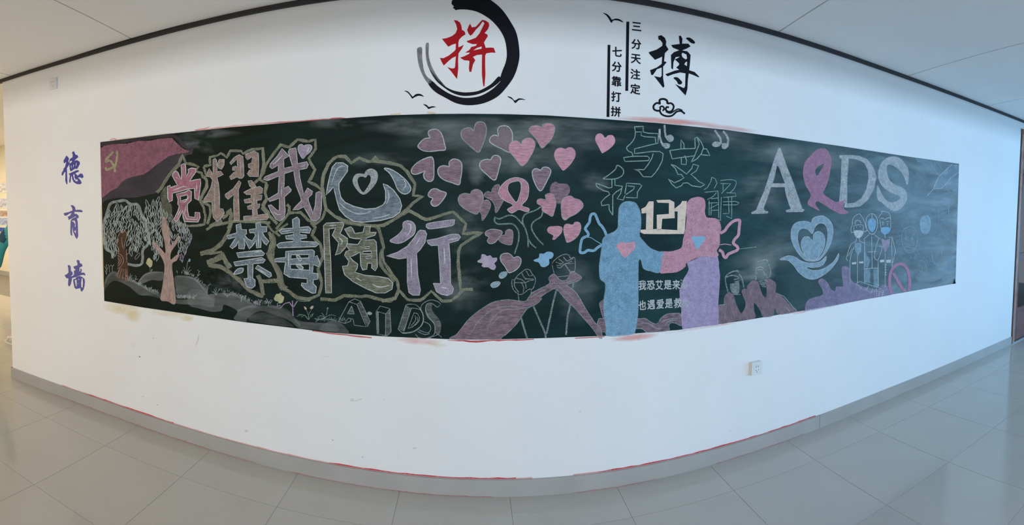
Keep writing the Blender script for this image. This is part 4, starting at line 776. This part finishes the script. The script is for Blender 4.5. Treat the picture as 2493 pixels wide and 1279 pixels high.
vinyl('character_decal', M_RED, ["320,65 375,72 425,105 450,165 460,235 505,260 522,310 460,350 412,400 398,450 398,535 440,520 490,490 460,555 400,640 392,760 395,900 375,1085 340,1040 280,960 205,875 270,900 325,900 340,880 355,690 290,720 220,780 145,850 110,790 80,720 140,725 230,680 330,600 352,570 355,470 290,490 225,525 170,460 115,390 200,375 290,340 350,290 378,220 360,140",
        ("600,125 630,190 700,180 810,60 870,75 920,110 930,160 910,220 850,290 900,315 905,345 870,400 840,450 870,545 960,540 1010,545 1040,630 970,625 880,640 860,680 860,850 865,1000 850,1200 835,1220 820,1150 805,1000 805,800 808,660 720,668 650,700 690,760 650,830 620,960 590,960 580,900 590,780 580,765 500,760 430,715 500,690 580,650 600,625 515,628 590,580 620,530 700,510 720,480 640,480 560,450 540,430 610,405 700,370 760,300 810,200 850,120 820,85 760,170 700,230 640,310 605,335 570,290 550,235 575,170", ["650,590 720,545 800,520 800,560 700,580"])], (), 'large red brush character inside the black ring', 'wall decal')
for k, s, lb in (('D3', "~20,1010 60,1018 95,1055 115,1075 145,1050 195,1045 238,1075 180,1066 130,1085 108,1098 92,1075 60,1035", 'small black bird decal left of the ring'),
                 ('D3', "~230,1160 268,1168 293,1190 330,1182 372,1192 325,1200 290,1213 268,1190", 'tiny black bird decal below the ring'),
                 ('D3', "~1165,1073 1210,1083 1248,1118 1300,1094 1368,1112 1300,1112 1255,1147 1225,1112", 'small black bird decal right of the ring'),
                 ('D5', "~82,52 130,68 162,100 182,128 222,116 270,125 308,158 250,138 200,137 175,163 148,120 118,80", 'black bird decal above the two vertical bars')):
    F(k); vinyl('bird_decal', M_BLK, [s], (), lb, 'wall decal', 'bird decals on the wall')
F('D5')
vinyl('character_decal', M_BLK, ["695,310 730,300 770,330 785,370 780,410 810,460 770,500 760,590 790,600 750,650 750,780 765,870 750,885 700,820 650,755 720,770 735,750 735,660 680,680 640,740 620,745 605,690 680,660 735,620 740,540 660,575 600,510 590,490 680,460 740,420 745,390 720,355 700,350",
        ("925,310 945,305 965,340 960,395 1030,395 1055,425 1010,450 960,470 1020,480 1055,520 1050,600 1040,690 1100,710 1155,765 1140,768 1090,745 1035,725 1025,800 1020,900 1000,970 960,930 885,845 980,890 995,870 1000,725 940,715 860,735 800,758 775,735 880,695 930,685 895,660 925,635 930,615 880,570 920,552 935,538 890,545 865,600 860,680 842,670 838,520 870,490 930,468 860,440 840,410 935,398", ["965,495 1010,515 1018,560 1000,570 965,545 955,515", "1000,600 1018,595 1015,645 985,625"]),
        "~1005,332 1050,330 1102,372 1095,395 1060,385 1030,360", "~865,775 910,770 960,820 950,845 920,845 900,810"], (), 'large black brush character above the cloud motif', 'wall decal')
vinyl('cloud_decal', M_BLK, (), [(q, w_) for q, w_ in (("~722,1065 680,1055 645,1085 650,1125 690,1142 722,1132", 4.6), ("~715,1062 712,1022 750,1010 790,1025 800,1065", 5), ("~800,1062 840,1058 868,1090 850,1140 810,1152 780,1130 790,1100 815,1105", 4.4), ("~722,1130 718,1100 745,1092 762,1118 745,1142", 4), ("~712,1142 735,1180 790,1202 850,1195 900,1152 950,1145 992,1175", 4.4), ("~780,1150 830,1168 880,1140 920,1122 965,1138", 3.2))], 'black scroll cloud decal below the black brush character', 'wall decal')
vinyl('vertical_bar_decal', M_BLK, ["342,150 374,150 362,920 330,920"], (), 'thin vertical black bar beside the right column of small characters', 'wall decal')
vinyl('vertical_bar_decal', M_BLK, ["134,408 164,408 153,1210 122,1210"], (), 'thin vertical black bar beside the left column of small characters', 'wall decal')
def textcol(txt, pos, col, w, h):
    for (ch, (a, b_), nth) in zip(txt, pos, ('topmost', 'second', 'middle', 'fourth', 'lowest')):
        f = Flat(); fr = FR['D5']; put(f, ch, fr[0]+a*fr[2], fr[1]+b_*fr[2], w, h, 1.15, .12)
        o = f.build('small_character_decal', M_BLK, None, .0022); tag(o, 'small black character %s, %s of the %s column of five' % (ch, nth, col), 'wall decal', 'small characters beside the vertical bars')
textcol('三分天注定', ((455,205), (452,402), (447,565), (442,735), (440,900)), 'right', 23, 24)
textcol('七分靠打拼', ((238,485), (234,652), (232,815), (228,985), (224,1150)), 'left', 23, 24)
F('D6')
vinyl('character_decal', M_BLU, ["340,310 380,345 405,390 385,460 410,510 400,560 350,640 355,740 365,1050 340,1050 310,960 315,740 290,740 240,830 215,820 215,760 260,690 270,640 300,610 340,470 275,515 265,440",
        ("515,195 545,215 570,285 620,295 650,345 600,390 540,440 620,430 680,470 690,520 650,600 620,655 560,650 460,720 430,690 415,560 405,500 430,400 500,350 505,290 485,230", ["430,520 490,465 480,440 440,450 418,500", "455,560 475,575 472,640 460,640", "515,545 535,545 525,610 510,610", "590,490 605,495 595,580 578,580"]),
        ("395,785 600,690 650,690 668,720 570,770 600,800 630,835 680,790 720,770 765,800 785,870 740,900 690,870 640,880 710,960 735,1020 700,1055 610,1050 530,1000 490,920 480,840 460,850 445,1010 420,1015 410,970 430,820", ["510,810 550,790 550,880 590,945 620,910 635,975 590,980 540,930"])], (), 'blue brush character, topmost of three at the left', 'wall decal', 'blue wall title')
F('D7')
vinyl('character_decal', M_BLU, [("445,210 510,215 560,260 575,335 700,330 750,350 760,390 730,395 620,385 545,385 550,440 600,435 650,480 660,540 610,560 630,640 640,900 645,1020 610,1090 570,1040 508,890 500,740 484,880 490,1010 450,980 440,900 450,620 470,580 520,540 590,520 580,500 400,595 375,510 430,490 480,410 400,440 340,485 290,480 265,420 400,390 500,345 490,290", ["555,610 575,660 578,780 555,770 560,700 520,640 480,635 490,615", "535,890 585,860 585,950"])], (), 'blue brush character, middle of three at the left', 'wall decal', 'blue wall title')
F('D8')
vinyl('character_decal', M_BLU, ["405,305 460,300 490,350 495,460 540,500 550,560 510,600 485,628 560,600 590,560 585,450 640,440 600,410 565,350 600,330 680,305 685,250 655,180 690,148 740,180 750,250 800,260 830,330 760,360 735,385 740,420 735,490 760,470 770,420 765,395 790,400 805,450 780,515 870,515 905,560 900,595 840,575 750,595 650,640 530,665 515,750 490,850 455,910 430,890 415,840 430,680 370,670 315,590 380,560 430,510 425,400",
        ("600,690 620,700 650,645 700,625 750,610 820,640 880,690 895,760 880,900 850,1000 800,1055 775,1020 765,950 640,980 600,940 565,780 565,700", ["605,730 660,715 660,900 640,910", "800,670 830,680 840,800 830,940 790,930 785,800", "700,700 735,700 735,715 700,718", "695,810 705,810 705,850 695,850"])], (), 'blue brush character, lowest of three at the left', 'wall decal', 'blue wall title')
# ---- paint stains on the plaster and red lines at the skirting
def stain(key, cov, polys=(), lines=(), name='paint_stain', grain='smear', label=None, off=.0005):
    f = Flat()
    for p in polys: f.poly(p)
    for ln in lines: f.line(*ln)
    o = f.build(name, chalk(key, cov, grain), wall, off)
    if label: o['label'] = label
    return o
F('P')
stain('red', .58, (), [("640,301 680,298 720,296 760,293 800,289.5", 3, False, .6, .3), ("800,290 820,287.5 842,288", 3, False, .8, .3)], label='red paint line above the board')
stain('salmon', .4, (), [("475,318 520,313 560,309 640,301", 5, False, .6, .4), ("268,341 276,338 284,340", 4), ("475,317 500,313 510,309", 4, False, .5)])
stain('yellow', .30, (), [("276,341.5 340,334 420,324", 3.4, False, .5, .4), ("950,280 975,277", 4), ("1040,274 1060,276", 5)])
haze(1620, 295, 130, 9, 'salmon', .62, .07, wall, .0005, 'paint_stain', 'salmon paint haze above the board'); haze(1760, 310, 90, 7, 'salmon', .35, .12, wall, .0006, 'paint_stain')
haze(300, 752, 52, 18, 'yellow', .36, .1, wall, .0005, 'paint_stain', 'yellow paint wash below the left end of the board'); haze(325, 770, 22, 16, 'yellow', .34, 0, wall, .0006, 'paint_stain'); haze(420, 765, 60, 12, 'yellow', .26, .12, wall, .0006, 'paint_stain'); haze(455, 776, 20, 8, 'yellow', .35, 0, wall, .0005, 'paint_stain')
stain('yellow', .5, (), [("246,500 249,600 252,700", 2.6, False, .3)])
stain('red', .62, (), [("760,806 800,811.5 850,817 905,823", 3.4, False, .5, .4), ("1090,829 1130,830 1160,832 1200,829 1300,827", 3.6, False, .5, .5), ("1400,824 1440,822 1472,820", 2.2), ("1130,831 1160,833 1185,831", 4, False, .6)], label='red paint line under the board')
haze(1020, 830, 60, 11, 'salmon', .42, .05, wall, .0005, 'paint_stain'); haze(1060, 838, 30, 10, 'yellow', .3, .05, wall, .0006, 'paint_stain'); haze(1545, 822, 62, 10, 'salmon', .55, -.1, wall, .0005, 'paint_stain', 'salmon paint smear under the blue figure')
stain('salmon', .18, (), [("1620,812 1700,800 1800,785", 4, False, .5), ("1930,764 1960,758", 6)])
def along(z, x0, x1, dz=0):
    out = []
    for i in range(60):
        x = x0+(x1-x0)*i/59
        out.append((x, z))
    return out
def skline(key, cov, segs, off, z, w, label=None, name='red_paint_line'):
    f = Flat()
    for (px0, px1) in segs:
        X0, X1 = PW(px0, 900)[0], PW(px1, 900)[0]; n_ = max(2, int((X1-X0)/.05)); o = len(f.v)
        for i in range(n_+1):
            X = X0+(X1-X0)*i/n_; ww = w*random.uniform(.5, 1.2)
            f.v += [(X, z), (X, z+ww)]
        f.f += [(o+2*i, o+2*i+2, o+2*i+3, o+2*i+1) for i in range(n_)]
    o = f.build(name, chalk(key, cov, 'fine'), wall, off)
    if label: o['label'] = label
skline('red', .72, ((210, 420), (800, 1260), (1460, 1990)), .0008, ZB+.001, .0075, 'thin red paint line along the top of the skirting')
skline('salmon', .65, ((150, 210), (420, 800), (1260, 1300), (1400, 1460)), .0008, ZB+.001, .005)
skline('red', .34, ((130, 620), (700, 1200), (1400, 1600), (1750, 1960)), .0134, .0005, .004)
for key, px, py, r_ in (('dark', 340, 869, 2.0), ('dark', 373, 824, 1.2), ('dark', 322, 840, 1.0), ('dark', 384, 986, 1.4), ('dark', 810, 1072, 1.8), ('dark', 883, 1114, 1.5), ('dusk', 484, 818, 3), ('dusk', 857, 974, 6), ('dusk', 936, 974, 3), ('dusk', 1010, 1092, 5), ('dusk', 600, 1050, 5), ('dusk', 940, 875, 2.5), ('yellow', 349, 966, 4), ('dusk', 1776, 1049, 3), ('dusk', 1412, 1003, 4)):
    F('P'); stain(key, .75 if key == 'dark' else .12, ["~%f,%f %f,%f %f,%f %f,%f" % (px-r_, py, px, py-r_*.6, px+r_, py-r_*.1, px+r_*.1, py+r_*.6)], name='wall_mark', grain='fine')
stain('dusk', .18, (), [("784,868 800,869", 1.1), ("484,812 482,830 476,842", 2.2, False, .5), ("850,970 862,977 880,972", 2)], name='wall_mark', grain='fine')

for o in bpy.data.objects:
    if o.name.split('.')[0] in ('chalk_highlight', 'chalk_plant', 'chalk_curl', 'chalk_tick', 'chalk_button', 'chalk_bark_line', 'chalk_leaf_cluster', 'chalk_sketch_line', 'chalk_bud', 'chalk_pocket', 'chalk_eye', 'chalk_patch'): o['kind'] = 'stuff'
# ================================================================== SOCKETS
def placed(root, px, py):
    x, z = PW(px, py); k = .05
    ang = math.atan2(ywall(x+k)-ywall(x-k), 2*k)
    root.location = (x, ywall(x), z); root.rotation_euler = (0, 0, ang); return root
def socket(px, py, w, h, d, label, frame=True):
    r = placed(empty('wall_socket'), px, py); tag(r, label, 'socket')
    if d > .02: box('back_box', -w/2+.002, w/2-.002, -d+.008, .002, -h/2+.002, h/2-.002, M_PLAST, r, .002)
    fp = box('face_plate', -w/2, w/2, -d, (-d+.008) if d > .02 else .002, -h/2, h/2, M_PLAST, r, .0028)
    box('socket_insert', -w*.32, w*.32, -d-.0015, -d+.001, -h*.34, h*.34, M_PLAST, r, .0012)
    for (a, b_, c, e) in ((-.0085, .014, .0016, .007), (.0085, .014, .0016, .007), (-.010, -.010, .005, .0016), (.010, -.010, .005, .0016), (0, -.022, .0016, .006)):
        box('slot', a-c/2*1.6, a+c/2*1.6, -d-.0022, -d-.0012, b_-e/2*1.6, b_+e/2*1.6, M_HOLE, r)
    return r
socket(1836, 894, .086, .086, .034, 'surface mounted white socket box low on the wall below the board')
socket(130.5, 204, .086, .090, .010, 'flush white socket high on the wall by the ceiling at the left')

# ================================================================== DOOR at the right end of the wall
M_WOOD = simple('red_brown_door_wood', (.17, .062, .045, 1), .3, .25, 12, coat=.2)
M_WOODL = simple('light_worn_wood', (.36, .21, .17, 1), .35, .2, 12)
M_GLASSP = None
m, n, l, b = newmat('door_glass'); b.inputs['Base Color'].default_value = (.85, .9, .95, 1); b.inputs['Roughness'].default_value = .05
b.inputs['Transmission Weight'].default_value = 1; b.inputs['IOR'].default_value = 1.2; M_GL = m
M_STEEL = simple('brushed_steel', (.6, .6, .62, 1), .25, .05, 30, metal=1)
yd = ywall(XR); DW = 1.75; Zt = dzt
dr = tag(empty('door_1', (XR, yd, 0)), kind='structure')
def dbox(name, x0, x1, y0, y1, z0, z1, mat, p=None, bev=.002): return box(name, x0, x1, y0, y1, z0, z1, mat, p or dr, bev)
dbox('dark_gap_stop', .0, .018, -.004, .20, 0, Zt, M_DARK)
dbox('jamb', .018, .07, -.015, .12, 0, Zt-.02, M_WOODL)
dbox('jamb', DW-.07, DW, -.015, .12, 0, Zt-.02, M_WOODL)
dbox('head', .0, DW, -.02, .12, Zt-.06, Zt, M_WOOD)
tz = PW(2489, 418)[1]
dbox('transom_bar', .07, DW-.07, -.01, .09, tz-.03, tz+.03, M_WOOD)
dbox('transom_pane', .07, DW-.07, .03, .037, tz+.03, Zt-.06, M_GL, None, 0)
dbox('sill', .0, DW, -.02, .12, 0, .012, M_STEEL)
for k in (0, 1):
    a = .07+k*(DW-.14)/2+.003; b_ = a+(DW-.14)/2-.006
    lf_ = dbox('door_leaf', a, a+.09, .01, .05, .015, tz-.035, M_WOOD)
    dbox('stile', b_-.09, b_, .01, .05, .015, tz-.035, M_WOOD, lf_)
    for z0, z1 in ((.015, .42), (1.02, 1.12), (tz-.16, tz-.035)): dbox('rail', a+.09, b_-.09, .01, .05, z0, z1, M_WOOD, lf_)
    for z0, z1 in ((.42, 1.02), (1.12, tz-.16)): dbox('pane', a+.088, b_-.088, .026, .032, z0, z1, M_GL, lf_, 0)
    for z0 in (.25, 1.5): dbox('hinge', (a-.012) if k == 0 else (b_-.006), (a+.006) if k == 0 else (b_+.012), -.006, .012, z0, z0+.12, M_STEEL, lf_, .001)
    hx = b_-.05 if k == 0 else a+.05
    dbox('handle', hx-.01, hx+.01, -.045, -.03, .95, 1.25, M_STEEL, lf_, .004)
# the room seen through the glass
tag(box('wall_beyond_door', XR-.2, 9.2, 6.1, 6.2, 0, 3.0, simple('beige_room_paint', (.46, .38, .28, 1), .7)), kind='structure')
M_CAB = simple('yellowish_cabinet_wood', (.42, .26, .10, 1), .4, .2, 8)
cb = empty('wooden_cabinet', (7.3, 5.2, 0)); tag(cb, 'yellowish wooden cabinet seen through the door glass', 'cabinet')
box('body', -.75, .75, -.22, .25, 0, 1.9, M_CAB, cb, .004)
for i in range(3):
    for j in range(3):
        d_ = box('door', -.72+i*.49, -.26+i*.49, -.245, -.221, .08+j*.61, .66+j*.61, M_CAB, cb, .004)
        box('knob', -.31+i*.49, -.29+i*.49, -.262, -.246, .36+j*.61, .38+j*.61, M_STEEL, d_)

# ================================================================== HALL BEYOND THE LEFT END
M_CREAM = simple('cream_wall_paint', (.80, .74, .60, 1), .6, .03, 3)
M_BAND = simple('blue_band_paint', (.02, .08, .42, 1), .4)
YF = 6.05
tag(box('wall_far_left', -9.1, XL-.2, YF, YF+.12, 0, 3.0, M_CREAM), kind='structure')
tag(box('wall_side_left', -9.2, -9.1, -3.4, 6.17, 0, 3.0, M_CREAM), kind='structure')
tag(box('wall_side_inner', XL-.02+.02, XL+.22, D+.24, YF, 0, ZK, M_WALL), kind='structure')
def far(x, y):                                   # photo pixel -> point on the far wall
    d = ray(x, y); s = YF/d.y; return (d.x*s, CAMZ+d.z*s)
bz = far(10, 558)[1]
tag(box('trim_2', -9.1, XL, YF-.012, YF-.001, bz-.055, bz+.03, M_BAND), kind='structure')
tag(box('baseboard_far_left', -9.1, XL, YF-.014, YF-.001, 0, .1, M_SKIRT), kind='structure')
xa = far(4, 500)[0]; 
for i, (px, y0, y1, col, lb) in enumerate(((6, 447, 468, (.62, .62, .72, 1), 'upper small picture on the far cream wall'), (7, 484, 505, (.50, .52, .66, 1), 'second small picture on the far cream wall'), (10, 513, 527, (.42, .30, .26, 1), 'reddish brown picture on the far cream wall'), (11, 531, 548, (.34, .40, .60, 1), 'blue picture just above the blue band'))):
    x, z1 = far(px, y0); _, z0 = far(px, y1)
    r = empty('small_picture', (x, YF-.002, z0)); tag(r, lb, 'picture', 'pictures on the far wall')
    hh = max(.06, z1-z0); ww = .20
    box('mount', -ww, ww, -.012, 0, -.02, hh+.02, M_PLAST, r, .001); box('print', -ww+.02, ww-.02, -.0135, -.0121, 0, hh, simple('print_%d' % i, col, .4, .5, 22), r)
x, z = far(10, 451); o = box('red_label', x-.05, x+.05, YF-.008, YF-.001, z-.03, z+.06, simple('red_label_paper', (.6, .03, .03, 1), .5)); tag(o, 'small red label high on the far cream wall', 'sign')
# ---- the person half hidden by the end of the wall
def skinmesh(name, verts, edges, radii, mat, parent, sub=2, root=0):
    me = bpy.data.meshes.new(name); me.from_pydata(verts, edges, []); o = link(name, me, parent, mat)
    sk = o.modifiers.new('skin', 'SKIN'); sk.use_smooth_shade = True
    sv = me.skin_vertices[0].data
    for i, r in enumerate(radii):
        rr = r if isinstance(r, tuple) else (r, r); sv[i].radius = rr; sv[i].use_root = (i == root)
    s = o.modifiers.new('sub', 'SUBSURF'); s.levels = sub; s.render_levels = sub
    return o
M_TEAL = simple('teal_jacket_cloth', (.045, .36, .38, 1), .7, .1, 25)
M_DTEAL = simple('dark_teal_cloth', (.010, .07, .13, 1), .7, .1, 25)
M_SKIN = simple('skin', (.50, .29, .20, 1), .5, .05, 20)
M_HAIR = simple('black_hair', (.012, .010, .010, 1), .45, .3, 120)
M_SHOE = simple('grey_white_trainer', (.52, .52, .50, 1), .5, .35, 45)
M_SOLE = simple('white_rubber_sole', (.7, .7, .66, 1), .5)
PY = 3.32
fx, fy = PF(72, 842)                             # ankle just behind the wall edge
pr = empty('person', (fx+.02, fy, 0)); tag(pr, 'person in a teal jacket half hidden behind the left end of the wall', 'person')
# facing -X (towards the left); local axes: -x forward, z up
lg = skinmesh('trousers', [(.06, 0, .86), (.02, -.09, .80), (-.06, -.10, .46), (-.15, -.10, .10), (.10, .09, .80), (.16, .10, .46), (.30, .10, .13)],
     [(0, 1), (1, 2), (2, 3), (0, 4), (4, 5), (5, 6)], [(.13, .13), .088, .062, .048, .088, .062, .048], M_DTEAL, pr)
bd = skinmesh('body', [(.04, 0, 1.0), (0, 0, 1.22), (-.03, 0, 1.38), (-.05, 0, 1.45), (-.075, 0, 1.53), (-.085, 0, 1.60), (-.075, 0, 1.645)],
     [(0, 1), (1, 2), (2, 3), (3, 4), (4, 5), (5, 6)], [.10, .10, .07, .048, .072, .082, .055], M_SKIN, pr)
jk = skinmesh('jacket', [(.06, 0, .90), (.03, 0, 1.08), (-.01, 0, 1.26), (-.04, 0, 1.37), (-.04, -.17, 1.35), (-.23, -.22, 1.12), (-.35, -.20, .86), (-.03, .17, 1.35), (-.09, .24, 1.11), (-.24, .22, .88)],
     [(0, 1), (1, 2), (2, 3), (3, 4), (4, 5), (5, 6), (3, 7), (7, 8), (8, 9)], [(.15, .15), (.145, .15), (.14, .16), (.10, .10), .075, .078, .066, .068, .058, .046], M_TEAL, pr)
yk = skinmesh('shoulder_panel', [(-.07, -.175, 1.34), (-.15, -.20, 1.23), (-.20, -.215, 1.16)], [(0, 1), (1, 2)], [.081, .081, .076], M_DTEAL, pr)
for s, wr, hd in ((-1, (-.35, -.20, .86), (-.39, -.195, .79)), (1, (-.24, .22, .88), (-.28, .22, .81))):
    w_ = Vector(wr); h_ = Vector(hd); dv = (h_-w_).normalized(); side = Vector((0, 1, 0)); fwd = dv.cross(side).normalized()
    vs = [tuple(w_-dv*.02), tuple(h_)]; es = [(0, 1)]; rd = [.026, (.040, .022)]
    for i in range(4):
        b0 = h_+dv*.02+fwd*(i-1.5)*.018; L = (.062, .074, .070, .052)[i]
        k0 = len(vs); vs += [tuple(b0), tuple(b0+dv*L*.55), tuple(b0+dv*L+side*.018*s)]; es += [(1, k0), (k0, k0+1), (k0+1, k0+2)]; rd += [.010, .009, .008]
    k0 = len(vs); vs += [tuple(h_-dv*.01+fwd*-.035), tuple(h_+dv*.03+fwd*-.05)]; es += [(1, k0), (k0, k0+1)]; rd += [.012, .009]
    skinmesh('hand', vs, es, rd, M_SKIN, pr, 1)
# face and hair
bm = bmesh.new(); bmesh.ops.create_uvsphere(bm, u_segments=24, v_segments=16, radius=1)
bmesh.ops.transform(bm, verts=bm.verts, matrix=Matrix.Translation((-.062, 0, 1.625)) @ Matrix.Diagonal((.104, .092, .105, 1)))
bmesh.ops.delete(bm, geom=[v for v in bm.verts if v.co.z < 1.60 and v.co.x < -.04], context='VERTS'); fin('hair', bm, M_HAIR, pr, True)
for s in (-1, 1):
    bm = bmesh.new(); bmesh.ops.create_uvsphere(bm, u_segments=10, v_segments=8, radius=.011); bmesh.ops.translate(bm, verts=bm.verts, vec=(-.158, s*.03, 1.575)); fin('eye', bm, M_HAIR, pr, True)
    bm = bmesh.new(); bmesh.ops.create_uvsphere(bm, u_segments=10, v_segments=8, radius=1); bmesh.ops.transform(bm, verts=bm.verts, matrix=Matrix.Translation((-.07, s*.082, 1.56)) @ Matrix.Diagonal((.018, .008, .03, 1))); fin('ear', bm, M_SKIN, pr, True)
bm = bmesh.new(); bmesh.ops.create_cone(bm, cap_ends=True, segments=10, radius1=.017, radius2=.007, depth=.045); bmesh.ops.transform(bm, verts=bm.verts, matrix=Matrix.Translation((-.168, 0, 1.55)) @ Matrix.Rotation(-.35, 4, 'Y')); fin('nose', bm, M_SKIN, pr, True)
box('mouth', -.162, -.152, -.022, .022, 1.508, 1.514, simple('lips', (.40, .12, .10, 1), .4), pr, .002)
def shoe(ax, ay, az, tilt, nm='shoe'):
    o = skinmesh(nm, [(.05, 0, .045), (-.02, 0, .055), (-.09, 0, .042), (-.15, 0, .034)], [(0, 1), (1, 2), (2, 3)], [.044, .046, .040, .032], M_SHOE, pr)
    o.location = (ax, ay, az); o.rotation_euler = (0, tilt, 0)
    bm = bmesh.new(); P_ = [(.085, .03), (.09, 0), (.085, -.03), (0, -.042), (-.10, -.045), (-.165, -.03), (-.18, 0), (-.165, .03), (-.10, .045), (0, .042)]
    lo = [bm.verts.new((x, y, .001)) for x, y in P_]; hi = [bm.verts.new((x, y, .022)) for x, y in P_]
    bm.faces.new(lo[::-1]); bm.faces.new(hi)
    for i in range(len(P_)): bm.faces.new((lo[i], lo[(i+1) % 10], hi[(i+1) % 10], hi[i]))
    fin('sole', bm, M_SOLE, o)
    for i in range(3): box('lace', -.03-i*.025, -.022-i*.025, -.022, .022, .088-i*.010, .094-i*.010, M_SOLE, o, .001)
shoe(-.17, -.10, 0, 0); shoe(.32, .10, .035, -.25)
